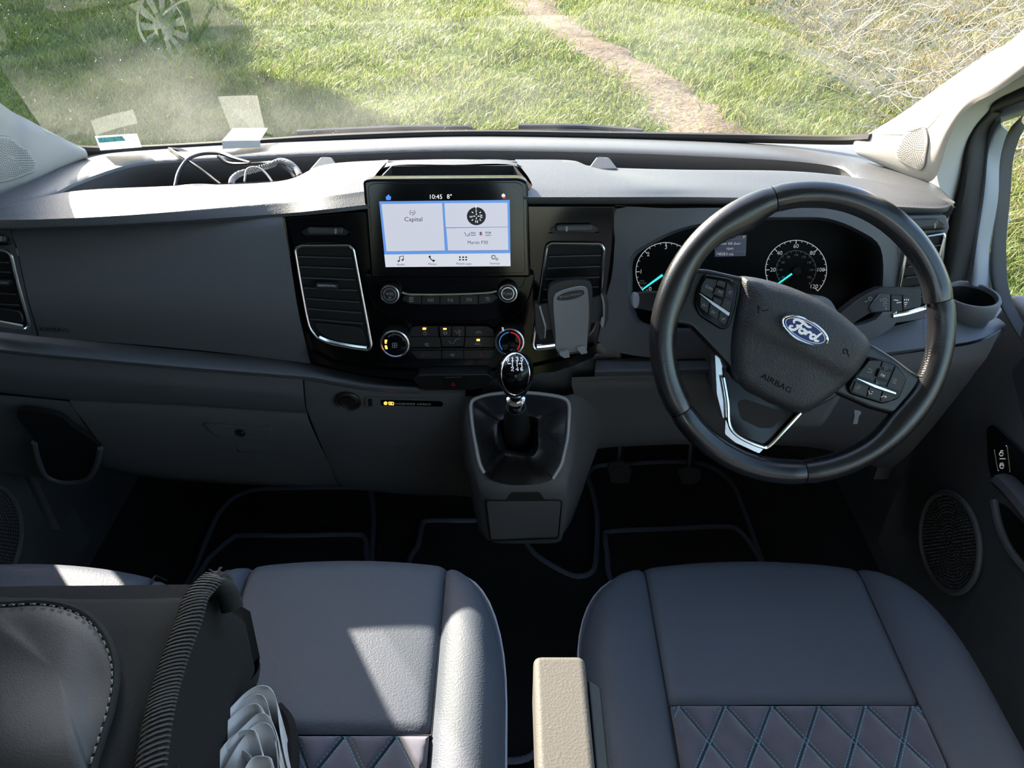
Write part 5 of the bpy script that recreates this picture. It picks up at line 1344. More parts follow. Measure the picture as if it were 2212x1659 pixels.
slab('stalk_arm', st2, rpoly([(1372, 633), (1400, 629), (1470, 632), (1600, 660), (1600, 690), (1470, 684), (1405, 673), (1374, 667)], 5), -.010, .010, M_black, ST, .006, 4)
slab('stalk_tip', st2, ell(1374, 649.5, 7.5, 17.5, 20, 4), -.008, .013, M_lightgrey, ST, .003, 3)
KY = slab('ignition_key', Plane(pY(1851, 900, .885), WP.ey), rpoly([(1846, 886), (1861, 889), (1860, 896), (1856, 898), (1853, 917), (1842, 916), (1846, 897), (1844, 893)], 2), -.003, .003, M_key, None, .001)
tag(KY, 'small grey key tag seen through the wheel below the right spoke', 'key')

# cup holder
chc = Vector((.679, 1.035, .713))
CH = thing('cup_holder', 'round black cup holder at the right end of the dashboard', 'cup holder', chc - Vector((0, 0, .07)))
lathe('cup_ring', chc, (0, 0, 1), [(.030, -.070), (.036, -.03), (.0405, -.025), (.0415, -.003), (.0400, .0), (.0365, .0), (.0345, -.004), (.033, -.06), (0, -.062)], M_lower, CH, 44, cap=False)
lathe('cup_liner', chc, (0, 0, 1), [(.0340, -.006), (.0325, -.058), (0, -.060)], M_void, CH, 36, cap=False)
lathe('mount_arm', chc + Vector((0, 0, -.045)), (0, 0, 1), [(.052, -.02), (.056, -.006), (.054, .0), (.040, .002)], M_dash2, CH, 40)

# ================================================================== phone holder
PHh = .052
PHN = thing('phone_holder', 'black and grey phone holder clipped to the right centre vent', 'phone holder', FP.p(1235, 760, .02))
sh = [(1184, 655), (1184, 628), (1192, 616), (1212, 608), (1240, 604.5), (1262, 605), (1274, 613), (1280, 628), (1278, 690), (1266, 757), (1258, 762), (1212, 768), (1203, 762), (1193, 715)]
slab('shell', FP, [tuple(p)[:2] for p in crs([(u, v, 0) for u, v in sh], 3, True)], PHh - .016, PHh, M_black, PHN, .004, 3)
pad = [(1195, 660), (1197, 640), (1204, 632), (1225, 624), (1250, 618.5), (1264, 620), (1270, 632), (1273, 680), (1268, 740), (1264, 755), (1206, 762), (1199, 720)]
pdo = slab('pad', FP, [tuple(p)[:2] for p in crs([(u, v, 0) for u, v in pad], 3, True)], PHh, PHh + .0025, M_grey, PHN, .0012)
ov = [(1203, 646), (1206, 640), (1220, 633), (1240, 628), (1258, 627), (1262, 631), (1261, 636), (1248, 643), (1228, 648), (1208, 649)]
slab('name_plate', FP, [tuple(p)[:2] for p in crs([(u, v, 0) for u, v in ov], 3, True)], PHh + .002, PHh + .0031, M_black, pdo)
text('lettering', 'PJP ELECTRONICS', FP, 1232.5, 638.3, 3.9, PHh + .0032, M_print, pdo, rot=11, squash=1.05)
for q in ([(1208, 763), (1222, 761), (1228, 760), (1230, 766), (1231, 772), (1220, 774), (1211, 769)], [(1247, 755), (1264, 751), (1268, 758), (1269, 763), (1256, 766)]):
    slab('foot', FP, rpoly(q, 1.5), PHh - .005, PHh + .012, M_lightgrey, PHN, .0015)
slab('arm_plate', FP, rpoly([(1160, 660), (1192, 654), (1194, 712), (1172, 716)], 3), PHh - .012, PHh - .006, M_black, PHN, .001)
slab('arm_plate', FP, rpoly([(1270, 645), (1304, 637), (1306, 690), (1270, 702)], 3), PHh - .012, PHh - .006, M_black, PHN, .001)
jl = slab('clamp_jaw', FP, rpoly([(1154, 658), (1161, 656), (1168, 664), (1180, 708), (1180, 730), (1166, 738), (1156, 712)], 4), PHh - .010, PHh + .010, M_black, PHN, .003, 3)
slab('jaw_pad', FP, rpoly([(1164, 663), (1168, 664), (1180, 706), (1178, 732), (1176, 731), (1177, 708)], 1), PHh + .004, PHh + .013, M_lightgrey, jl, .001)
jl = slab('clamp_jaw', FP, rpoly([(1299, 631), (1307, 631), (1314, 648), (1314, 690), (1307, 708), (1300, 706), (1306, 680), (1304, 650)], 4), PHh - .010, PHh + .010, M_black, PHN, .003, 3)
slab('jaw_pad', FP, rpoly([(1299, 638), (1303, 639), (1307, 660), (1306, 692), (1303, 708), (1298, 704), (1300, 692), (1304, 688), (1303, 660)], 1), PHh + .002, PHh + .012, M_lightgrey, jl, .001)
lathe('vent_clip', FP.p(1236, 690, .006), FP.n, [(.012, 0), (.012, .03), (.016, .034), (.016, .04)], M_black, PHN, 20)

# ================================================================== pedals
PP = Plane(pY(1400, 1020, 1.22), (0, .5, .87))
for nm, lab, q, gr in (('clutch_pedal', 'left dark rubber pedal in the driver footwell', [(1312, 1010), (1320, 998), (1340, 994), (1360, 1002), (1366, 1018), (1360, 1046), (1319, 1046)], 1338), ('brake_pedal', 'right dark rubber pedal in the driver footwell', [(1462, 1016), (1480, 1011), (1516, 1013), (1514, 1037), (1500, 1048), (1473, 1048)], 1490)):
    e = thing(nm, lab, 'pedal', PP.p(gr, 1046))
    slab('pad', PP, rpoly(q, 4), -.01, .004, M_pedal, e, .003)
    for i in range(3):
        v = 1012 + i * 10
        ribbon('tread', PP, [[(gr - 18, v + 6), (gr - 8, v), (gr + 8, v), (gr + 18, v + 6)]], 3, .004, M_black, e, thick=.0015)
    tube('arm', [PP.p(gr, 1015, -.008), PP.p(gr + 3, 985, -.03), PP.p(gr + 5, 950, -.05)], .009, M_black, e, k=3)
# ================================================================== seats
def clip(poly, a, b):
    """keep the part of poly left of the line a->b"""
    out = []
    n = len(poly)
    f = lambda p: (b[0] - a[0]) * (p[1] - a[1]) - (b[1] - a[1]) * (p[0] - a[0])
    for i in range(n):
        p, q = poly[i], poly[(i + 1) % n]
        fp, fq = f(p), f(q)
        if fp >= 0: out.append(p)
        if fp * fq < 0:
            t = fp / (fp - fq); out.append((p[0] + (q[0] - p[0]) * t, p[1] + (q[1] - p[1]) * t))
    return out
def area(p): return .5 * sum(x1 * y2 - x2 * y1 for (x1, y1), (x2, y2) in zip(p, p[1:] + p[:1]))
def quilt(parent, to3, nrm, x0, x1, y0, y1, cx, y_top, dw, dh, stitch=True):
    """diamond pads on a patch; to3(x,y) -> point"""
    base = [to3(x, y) - nrm * .003 for x, y in ((x0, y0), (x1, y0), (x1, y1), (x0, y1))]
    prism('quilt_backing', base, [p - nrm * .01 for p in base], M_suede, parent)
    ni = int((x1 - x0) / dw) + 3; nj = int((y1 - y0) / dh) + 3
    for j in range(-1, 2 * nj):
        for i in range(-ni, ni):
            c = (cx + (i + .5 * (j % 2)) * dw, y_top - j * dh / 2)
            g = .0005
            d = [(c[0] - dw / 2 + g, c[1]), (c[0], c[1] - dh / 2 + g), (c[0] + dw / 2 - g, c[1]), (c[0], c[1] + dh / 2 - g)]
            for a, b in (((x0, y0), (x1, y0)), ((x1, y0), (x1, y1)), ((x1, y1), (x0, y1)), ((x0, y1), (x0, y0))):
                d = clip(d, a, b) if len(d) > 2 else []
            if len(d) < 3 or abs(area(d)) < dw * dh * .02: continue
            # refine outline
            e = []
            for p, q in zip(d, d[1:] + d[:1]):
                for k in range(3): e.append((p[0] + (q[0] - p[0]) * k / 3, p[1] + (q[1] - p[1]) * k / 3))
            m_ = (sum(p[0] for p in e) / len(e), sum(p[1] for p in e) / len(e))
            V = []; n = len(e)
            for s_, h in ((1, -.004), (1, -.0022), (.87, .0010), (.6, .0034), (.3, .0044)):
                V += [to3(m_[0] + (p[0] - m_[0]) * s_, m_[1] + (p[1] - m_[1]) * s_) + nrm * h for p in e]
            Fc = [(k * n + i_, k * n + (i_ + 1) % n, (k + 1) * n + (i_ + 1) % n, (k + 1) * n + i_) for k in range(4) for i_ in range(n)]
            Fc.append(tuple(4 * n + i_ for i_ in range(n)))
            mk('quilt_diamond', V, Fc, M_suede, parent)
    if not stitch: return
    V = []; Fc = []
    L = math.hypot(dw / 2, dh / 2)
    for sg in (1, -1):
        t = Vector((sg * dw / 2, -dh / 2)).normalized(); nn_ = Vector((-t.y, t.x))
        for i in range(-3 * ni, 3 * ni):
            p0 = Vector((cx + (i + .5) * dw, y_top))
            s0 = 0
            for off in (-.0024, .0024):
                k = 0
                s0 = -.6
                while s0 < .6:
                    q = p0 + t * s0 + nn_ * off
                    if x0 + .002 < q.x < x1 - .002 and y0 + .002 < q.y < y1 - .002:
                        b0 = len(V)
                        for a, b in ((-.0017, -.00055), (.0017, -.00055), (.0017, .00055), (-.0017, .00055)):
                            r_ = q + t * a + nn_ * b; V.append(to3(r_.x, r_.y) + nrm * .0006)
                        r_ = q; V.append(to3(r_.x, r_.y) + nrm * .0016)
                        Fc.extend([(b0, b0 + 1, b0 + 4), (b0 + 1, b0 + 2, b0 + 4), (b0 + 2, b0 + 3, b0 + 4), (b0 + 3, b0, b0 + 4)])
                    s0 += .0044
    tag(mk('quilt_stitching', V, Fc, M_stitch, parent, smooth=False), kind='stuff')

def seat(name, label, xl, sl, sr, xr, yf, yb, z, ycross, RL, RR, drop=.10, cush=.034, y_top=None, dw=.055, dh=.09, cxq=None, pipe=True, back=True, quilted=True, front_bow=.01, ztilt=0.0):
    e = thing(name, label, 'seat', (.5 * (xl + xr), .5 * (yf + yb), 0))
    cx = .5 * (sl + sr)
    rr = cush; yf += .017
    def ztop(x, y):
        return z + ztilt * (y - yb)
    def edge_drop(d):          # d = distance inside the outline
        if d >= rr: return 0
        return rr * (1 - math.sqrt(max(0, 1 - (1 - d / rr) ** 2)))
    def yfront(q):
        return yf - front_bow * q * q
    def seamdip(d): return .006 * math.exp(-(abs(d) / .0042) ** 1.5)
    # centre panel
    def panel(nm, xa, xb, ya, yb2, m, front):
        nx, ny = 26, 34
        rows = []
        ys_ = [yb2 + (ya - yb2) * (j / ny) for j in range(ny + 1)]
        for j, y in enumerate(ys_):
            r = []
            for i in range(nx + 1):
                f = i / nx
                f = .5 - .5 * math.cos(math.pi * f) if True else f
                x = xa + (xb - xa) * f
                q = (x - cx) / (sr - sl) * 2
                yy = y + (-front_bow * q * q if front else 0) * max(0, (y - yb2) / (ya - yb2)) ** 3
                dz = seamdip(x - xa) + seamdip(xb - x) + seamdip(yy - yb2 if not front else yy - yb2)
                if not front: dz += seamdip(ya - y)
                if front: dz += edge_drop(max(0, yfront(q) - yy)) * 1.0
                puff = .006 * math.sin(math.pi * min(1, max(0, (x - xa) / (xb - xa)))) ** .5
                r.append(Vector((x, yy, ztop(x, yy) - dz + puff * (0 if False else 1))))
            rows.append(r)
        if front:
            last = rows[-1]
            rows.append([p + Vector((0, .004, -.03)) for p in last]); rows.append([p + Vector((0, -.01, -drop)) for p in last])
        return loft(nm, rows, m, e, interp=False)
    panel('front_panel', sl, sr, yf, ycross, M_leather, True)
    if quilted:
        quilt(e, lambda x, y: Vector((x, y, ztop(x, y) + .001)), Vector((0, 0, 1)), sl + .002, sr - .002, yb, ycross - .001, cxq if cxq is not None else cx, y_top if y_top is not None else ycross, dw, dh)
    else:
        panel('rear_panel', sl, sr, ycross, yb, M_leather, False)
    # bolsters
    for nm, xs_, xe, R_ in (('bolster', sl, xl, RL), ('bolster', sr, xr, RR)):
        nx, ny = 20, 40; rows = []
        sgn = 1 if xe > xs_ else -1
        W_ = abs(xe - xs_)
        y0_ = yf - front_bow
        for j in range(ny + 1):
            t = j / ny
            r = []
            for i in range(nx + 1):
                q = math.sin(i / nx * math.pi / 2)
                x = xs_ + (xe - xs_) * q
                yfr = y0_ - R_ * (1 - math.sqrt(max(0, 1 - q ** 2.4)))
                y = yb + (yfr - yb) * (1 - (1 - t) ** 1.6)
                # distance to the outline (ellipse corner)
                dx = W_ * (1 - q); dy = yfr - y
                yy = y0_ - y
                if yy < R_:
                    k_ = max(0, 1 - yy / R_); xlim = (1 - k_ ** 2) ** (1 / 2.4); dx = W_ * max(0, xlim - q)
                d = min(dx, dy) if dy < rr else dx
                d = math.hypot(0, d)
                if dx < rr and dy < rr:
                    d = rr - min(rr, math.hypot(rr - dx, rr - dy))
                dz = edge_drop(max(0, d)) + seamdip(abs(x - xs_))
                lift = .014 * math.sin(math.pi * q) ** 1.0
                r.append(Vector((x, y, ztop(x, y) - dz + lift * min(1, max(0, dy) / .1))))
            rows.append(r)
        side = [row[-1] for row in rows]
        frontr = rows[-1]
        loft(nm, rows, M_leather_side, e, interp=False)
        out = frontr[:-1] + side[::-1]
        loft('side_skirt', [out, [p + Vector((sgn * .003, .003, -.03)) for p in out], [p + Vector((-sgn * .004, -.004, -drop)) for p in out]], M_leather_side, e, interp=False)
        if pipe: tube('piping', [p + Vector((sgn * .001, .001, -.001)) for p in out[::2]], .0016, M_pipe, e, seg=6)
    for xs_ in (sl, sr):
        tube('seam', [Vector((xs_, yb + (yf - .006 - yb) * t, ztop(xs_, yb + (yf - yb) * t) - .0052 - edge_drop(max(0, (yf - .006 - yb) * (1 - t))))) for t in [i / 30 for i in range(31)]], .0013, M_groove, e, seg=5)
    tube('seam', [Vector((sl + (sr - sl) * i / 10, ycross, ztop(0, ycross) - .003)) for i in range(11)], .0016, M_groove, e, seg=5)
    # base and backrest
    box('seat_base', (.5 * (xl + xr), .5 * (yf + yb) - .04, (z - drop) / 2), (xr - xl) * .8, (yf - yb) * .75, z - drop, M_black, e, .02)
    if back:
        cxb = .5 * (xl + xr); W2 = (xr - xl) / 2
        u_ = Vector((0, -.36, .93)).normalized(); nb = Vector((0, .93, .36)).normalized()
        o_ = Vector((cxb, .06, z - .02))
        pr_ = rpoly([(-W2, 0), (W2, 0), (W2 * .95, .50), (W2 * .7, .58), (-W2 * .7, .58), (-W2 * .95, .50)], .07, 5)
        prism('backrest', [o_ + Vector((a, 0, 0)) + u_ * b for a, b in pr_], [o_ + Vector((a, 0, 0)) + u_ * b - nb * .11 for a, b in pr_], M_leather_side, e, .03, 4)
        quilt(e, lambda x, y: o_ + Vector((x - cxb, 0, 0)) + u_ * y + nb * .006, nb, cxb - W2 * .6, cxb + W2 * .6, .06, .50, cxb, .50, .10, .16, False)
    return e
DZ = .42
seat('driver_seat', 'empty dark blue leather driver seat with diamond quilting behind the steering wheel', 0.0880, 0.1893, 0.4932, 0.6007, 0.7746, 0.1433, DZ, 0.5531, 0.1586, 0.1740, y_top=0.5526, dw=0.0561, dh=0.0926, cxq=0.3405)
MZ = .55
seat('middle_seat', 'dark blue leather middle seat with a sunlit patch, right of the bag', -0.3797, -0.3188, -0.0806, -0.0075, 0.6609, 0.1125, MZ, 0.4388, 0.0469, 0.1781, y_top=0.4383, dw=0.0514, dh=0.0848, cxq=-0.1908, front_bow=.006)
seat('passenger_seat', 'dark blue leather seat at the far left behind the bag', -.83, -.76, -.433, -.387, .656, .12, MZ, .46, .10, .06, front_bow=.02)

# armrest
AR = thing('armrest', 'pale beige vinyl armrest between the middle and driver seats', 'armrest', (.045, .2, .60))
az = .672
ap = [pZ(1153, 1470, az), pZ(1163, 1459, az), pZ(1255, 1459, az), pZ(1268, 1468, az)]
xl_, xr_ = ap[0].x, ap[3].x
pr_ = rpoly([(xl_, .445), (xr_, .445), (xr_ + .004, -.05), (xl_ + .004, -.05)], .008, 4)
prism('pad', [Vector((x, y, az)) for x, y in pr_], [Vector((x, y, az - .07)) for x, y in pr_], M_arm, AR, .009, 4)
side = prism('side_panel', [Vector((xr_ + .002, .43, az - .012)), Vector((xr_ + .002, -.05, az - .012)), Vector((xr_ + .002, -.05, az - .075)), Vector((xr_ + .002, .42, az - .072))], [Vector((xr_ + .014, .425, az - .018)), Vector((xr_ + .014, -.05, az - .018)), Vector((xr_ + .014, -.05, az - .07)), Vector((xr_ + .014, .415, az - .068))], M_black, AR, .003)
lathe('pivot', Vector((xr_ + .01, -.02, az - .04)), (1, 0, 0), [(.03, 0), (.03, .03), (.025, .035)], M_black, AR, 24)

# ================================================================== floor mats
def floor_mat(label, outline, zz=.008):
    e = thing('floor_mat', label, 'floor mat', pZ(*outline[0], 0), 'floor mats')
    P = crs([pZ(u, v, zz + .006) for u, v in outline], 5, True)
    prism('mat_carpet', P, [p - Vector((0, 0, .006)) for p in P], M_carpet, e)
    tube('mat_binding', [p + Vector((0, 0, .001)) for p in P], .0055, M_bind, e, closed=True, seg=8)
    V = []; Fc = []
    L = 0
    for i in range(len(P)):
        a, b = P[i], P[(i + 1) % len(P)]; t = (b - a); ln = t.length
        if ln < 1e-6: continue
        t /= ln; s_ = Vector((-t.y, t.x, 0)); q = 0
        while q < ln:
            c = a + t * q; b0 = len(V)
            for k in range(5):
                an = math.pi * k / 4
                for dd in (-.0022, .0022):
                    V.append(c + t * (dd + .003 * math.cos(an)) + s_ * .0062 * math.cos(an) + Vector((0, 0, .001 + .0066 * math.sin(an))))
            for k in range(4): Fc.append((b0 + 2 * k, b0 + 2 * k + 1, b0 + 2 * k + 3, b0 + 2 * k + 2))
            q += .0085
    tag(mk('overlock_thread', V, Fc, M_bind, e, smooth=False), kind='stuff')
floor_mat('black floor mat with grey edging in front of the passenger seats', [(440, 1225), (470, 1190), (500, 1166), (525, 1158), (640, 1158), (768, 1156), (788, 1166), (792, 1200), (792, 1300), (600, 1400), (420, 1300)])
floor_mat('large black floor mat with grey edging reaching under the glove box', [(425, 1225), (445, 1170), (480, 1100), (540, 1062), (660, 1055), (785, 1056), (803, 1075), (807, 1130), (803, 1200), (800, 1320), (600, 1420), (400, 1320)], .001)
floor_mat('black floor mat with grey edging under the gear console', [(885, 1212), (903, 1180), (912, 1135), (926, 1126), (1000, 1126), (1070, 1126), (1120, 1140), (1138, 1175), (1165, 1205), (1215, 1235), (1250, 1246), (1280, 1235), (1288, 1200), (1290, 1120), (1280, 1065), (1270, 1030), (1285, 1010), (1330, 1005), (1500, 1000), (1575, 1040), (1605, 1100), (1650, 1220), (1720, 1340), (1400, 1500), (1200, 1590), (1140, 1638), (1070, 1640), (980, 1600), (880, 1300)])
floor_mat('black floor mat with grey edging at the driver seat', [(1322, 1260), (1312, 1200), (1308, 1162), (1320, 1149), (1440, 1144), (1560, 1139), (1600, 1152), (1645, 1215), (1700, 1330), (1400, 1420)], .012)

# ================================================================== bag with tissues
BG = thing('shoulder_bag', 'black fabric shoulder bag with grey flap tab lying on the left seats', 'bag', (-.56, .3, MZ))
bz = .722; BX0, BX1 = -.90, -.268
bp_ = [(BX0, .455), (-.60, .478), (BX1 - .03, .487), (BX1 - .006, .478), (BX1, .45), (BX1 - .004, .30), (BX1 - .01, .12), (-.6, .10), (BX0, .12)]
P = crs([(x, y, 0) for x, y in bp_], 4, True)
V = []; n = len(P); Fc = []
cen = Vector((-.58, .30, 0))
lay = [(1.0, MZ + .012, .0), (1.04, MZ + .05, .01), (1.05, MZ + .12, .012), (1.02, bz - .03, .004), (1.0, bz - .006, 0), (.985, bz, 0), (.8, bz + .004, 0), (.4, bz + .002, 0), (.02, bz, 0)]
for s_, zz, of in lay:
    for p in P:
        q = cen + (p - cen) * s_
        V.append(Vector((q.x, q.y, zz + .004 * math.sin(q.x * 23) * math.sin(q.y * 19))))
for k in range(len(lay) - 1):
    for i in range(n):
        j = (i + 1) % n; Fc.append((k * n + i, k * n + j, (k + 1) * n + j, (k + 1) * n + i))
Fc.append(tuple(range(n))); Fc.append(tuple((len(lay) - 1) * n + i for i in range(n)))
mk('bag_body', V, Fc, M_bagdark, BG)
# flap lying over the top, with rolled ribbed binding on its right edge
fl_ = []
for i in range(14):
    y = .489 - .40 * i / 13
    fl_.append([Vector((x, y - (.018 * ((x - BX1) / .3) ** 2 if i == 0 else 0), bz + .008 + .003 * math.sin(x * 17 + y * 9) - (.016 if i == 0 else 0))) for x in np.linspace(BX0, BX1 - .004 + .03 * max(0, (i - 4) / 9) * -1, 18)])
loft('flap', fl_, M_bag, BG, interp=False, solid=.006)
bl = [Vector((BX1 + .006, .475, bz - .004)), Vector((BX1 + .000, .482, bz + .010)), pZ(425, 1290, bz + .014), pZ(405, 1350, bz + .012), pZ(378, 1420, bz + .010), pZ(356, 1490, bz + .008), pZ(340, 1560, bz + .008), pZ(325, 1659, bz + .008), pZ(312, 1760, bz + .008)]
bl3 = crs(bl, 8)
tube('flap_binding', bl3, .0095, M_web, BG, seg=10, prof=(.5, 1.15), flat=(.05, .1, 1))
V = []; Fc = []
for i in range(0, len(bl3) - 1):
    for hlf in range(1):
        c = bl3[i].lerp(bl3[i + 1], hlf / 2); t = (bl3[i + 1] - bl3[i]).normalized(); s_ = Vector((t.y, -t.x, 0)).normalized(); b0 = len(V)
        for k in range(6):
            an = math.pi * (.02 + .96 * k / 5)
            for dd in (-.0009, .0009):
                V.append(c + t * (dd + .004 * math.cos(an)) + s_ * .0120 * math.cos(an) + Vector((0, 0, .0058 * math.sin(an))))
        for k in range(5): Fc.append((b0 + 2 * k, b0 + 2 * k + 1, b0 + 2 * k + 3, b0 + 2 * k + 2))
tag(mk('binding_ribs', V, Fc, mat('binding_rib', (.040, .038, .036), .7), BG, smooth=False, solid=.001), kind='stuff')
# grey leatherette tab with stitching
tp = [(-150, 1305), (0, 1306), (80, 1302), (140, 1310), (190, 1332), (225, 1370), (246, 1420), (250, 1470), (240, 1530), (222, 1590), (200, 1659), (170, 1760), (-150, 1800)]
zt = bz + .013
tp3 = crs([pZ(u, v, zt) for u, v in tp], 4, True)
ctr = sum(tp3, Vector()) / len(tp3); n = len(tp3)
V = [p - Vector((0, 0, .006)) for p in tp3] + tp3
rl = 8
for k in range(1, rl + 1):
    for p in tp3:
        q = ctr + (p - ctr) * (1 - .98 * k / rl)
        h = .010 * math.sin(k / rl * math.pi / 2) + .005 * math.sin(q.y * 40 + q.x * 12) * min(1, k / 3)
        V.append(q + Vector((0, 0, h)))
Fc = [(k * n + i, k * n + (i + 1) % n, (k + 1) * n + (i + 1) % n, (k + 1) * n + i) for k in range(rl + 1) for i in range(n)] + [tuple((rl + 1) * n + i for i in range(n))]
tb = mk('flap_tab', V, Fc, M_bagtab, BG)
tube('tab_edge', tp3[4:48], .0035, M_bag, BG, seg=8)
st_ = crs([pZ(u - 9, v + 3, zt + .0040) for u, v in tp[1:-1]], 12)
V = []; Fc = []; acc = 0
for a, b in zip(st_, st_[1:]):
    t = (b - a).normalized(); acc += (b - a).length
    if acc < .0075: continue
    acc = 0; s_ = Vector((-t.y, t.x, 0)); b0 = len(V)
    for da, db in ((-.0026, -.0009), (.0026, -.0009), (.0026, .0009), (-.0026, .0009)): V.append(a + t * da + s_ * db)
    V.append(a + Vector((0, 0, .0016)))
    Fc += [(b0, b0 + 1, b0 + 4), (b0 + 1, b0 + 2, b0 + 4), (b0 + 2, b0 + 3, b0 + 4), (b0 + 3, b0, b0 + 4)]
tag(mk('tab_stitching', V, Fc, M_thread, BG, smooth=False), kind='stuff')
# side: webbing strap and frayed corner roll
tube('corner_roll', [Vector((BX1 + .002, .478, bz + .006)), Vector((BX1 + .010, .474, bz + .001)), Vector((BX1 + .015, .466, bz - .012))], .010, M_bag, BG, k=4, seg=10)
wb_ = [pY(548, 1425, .497), pY(552, 1470, .475), pY(500, 1530, .43), pY(440, 1600, .38), pY(380, 1680, .33), pY(330, 1760, .29)]
tube('webbing_strap', wb_, .014, M_web, BG, k=5, seg=8, prof=(1, .18), flat=(.3, .2, .93))
tube('side_strap', [pZ(600, 1530, MZ + .02), pZ(622, 1560, MZ + .018), pZ(632, 1620, MZ + .016), pZ(630, 1700, MZ + .014)], .008, M_bagdark, BG, k=4, prof=(1, .8))
# folded tissues tucked into the bag's side pocket
TS = thing('paper_tissues', 'bundle of folded white paper tissues tucked beside the black bag', 'tissues', (-.25, .34, MZ))
def sheet(i, pts_top, pts_bot, off):
    n = 16
    A = crs([p + off for p in pts_top], 5); B = crs([p + off * .6 for p in pts_bot], 5)
    rows = []
    for k in range(7):
        f = k / 6
        rows.append([a.lerp(b, f) + Vector((.0018 * math.sin(j * .35 + i * 1.7 + f * 3), .0014 * math.sin(j * .4 + i * 2.1), .0018 * math.sin(f * 3.1) * math.cos(j * .3 + i))) for j, (a, b) in enumerate(zip(A, B))])
    return loft('tissue', rows, M_tissue, TS, interp=False, solid=.0007)
top = [pY(425, 1640, .375), pY(470, 1560, .40), pY(520, 1505, .425), pY(556, 1482, .435), pY(582, 1490, .432), pY(598, 1530, .425), pY(612, 1590, .405), pY(622, 1659, .385)]
bot = [p + Vector((.015, -.02, -.11)) for p in top]
cy_ = sum(top, Vector()) / len(top)
for i in range(12):
    s_ = 1 - .062 * i
    tp_ = [cy_ + (p - cy_) * s_ + Vector((-.0022 * i * math.sin(i * 1.3), -.0055 * i, -.0022 * i * (1 + .5 * math.sin(i * 2.2)))) for p in top]
    sheet(i, tp_, [p + Vector((.012, -.02, -.10)) for p in tp_], Vector((0, 0, 0)))

# ================================================================== things on the dashboard and the glass
def wiper(label, pts, Y0):
    e = thing('wiper', label, 'wiper', pY(pts[0][0], pts[0][1], Y0), 'windscreen wipers')
    P = [pY(u, v, Y) for u, v, Y in pts]
    tube('wiper_blade', P, .0065, M_black, e, k=5, seg=8, prof=(1, .8))
    tube('wiper_arm', [p + Vector((0, .012, .006)) for p in P[1:]], .006, M_slat, e, k=5, seg=8)
wiper('long black wiper lying along the base of the windscreen on the left', [(592, 306, 1.37), (640, 300, 1.385), (760, 294, 1.40), (900, 289, 1.41), (1020, 290, 1.415)], 1.37)
wiper('black wiper lying along the base of the windscreen on the right', [(1000, 289, 1.43), (1120, 286, 1.43), (1240, 286, 1.425), (1330, 292, 1.41), (1390, 297, 1.39)], 1.43)
NZP = Plane(pY(985, 280, 1.402), (0, .5, .86))
nz = slab('washer_nozzle', NZP, rpoly([(956, 288), (961, 273), (1010, 272), (1030, 280), (1034, 288)], 4), -.02, .004, M_black, None, .003)
tag(nz, 'small black washer jet in the middle at the windscreen base', 'washer jet')
# sticker on the glass
def thin(name, c):
    m = bpy.data.materials.new(name); m.use_nodes = True; nt = m.node_tree; b = nt.nodes['Principled BSDF']
    b.inputs['Base Color'].default_value = (*c, 1); b.inputs['Roughness'].default_value = .7
    tl = nt.nodes.new('ShaderNodeBsdfTranslucent'); tl.inputs[0].default_value = (*c, 1)
    mx = nt.nodes.new('ShaderNodeMixShader'); mx.inputs[0].default_value = .6
    nt.links.new(b.outputs[0], mx.inputs[1]); nt.links.new(tl.outputs[0], mx.inputs[2]); nt.links.new(mx.outputs[0], nt.nodes['Material Output'].inputs[0])
    return m
M_stick = thin('sticker_film', (.72, .75, .74))
SKL = Plane(pY(255, 307, 1.235), (.0, -.55, .83), (.97, .22, 0))
stk_ = slab('windscreen_sticker', SKL, [(205, 295), (296, 289.5), (306, 318), (217, 325)], -.0006, .0004, M_stick)
tag(stk_, 'small white and blue sticker in the lower left corner of the windscreen', 'sticker')
M_cyanp = thin('sticker_cyan', (.30, .62, .68))
slab('sticker_band', SKL, [(210, 298), (264, 294), (272, 304), (214, 309)], .0004, .0006, M_cyanp, stk_)
ribbon('sticker_writing', SKL, [[(213, 300), (220, 299), (217, 304), (224, 307)], [(226, 298), (226, 305), (234, 305)], [(238, 297), (246, 297), (246, 303), (252, 303)], [(254, 296), (262, 295), (262, 302), (270, 303)], [(275, 298), (282, 297)], [(284, 296), (292, 298), (294, 301), (286, 303)], [(278, 302), (284, 302)]], .9, .0007, M_dim, stk_)
# folded card on the ridge
cA = [pZ(481, 322, .852), pZ(563, 318, .850)]
CRD = mk('folded_card', [cA[0], cA[1], cA[1] + Vector((0, .004, .010)), cA[0] + Vector((0, .004, .012)), pY(563, 316, 1.30) + Vector((.0, .055, .012)), pY(481, 320, 1.27) + Vector((.004, .055, .014))], [(0, 1, 2, 3), (3, 2, 4, 5)], M_paper, None, False, solid=.0015)
tag(CRD, 'white folded paper card standing on the ridge below the windscreen', 'card')
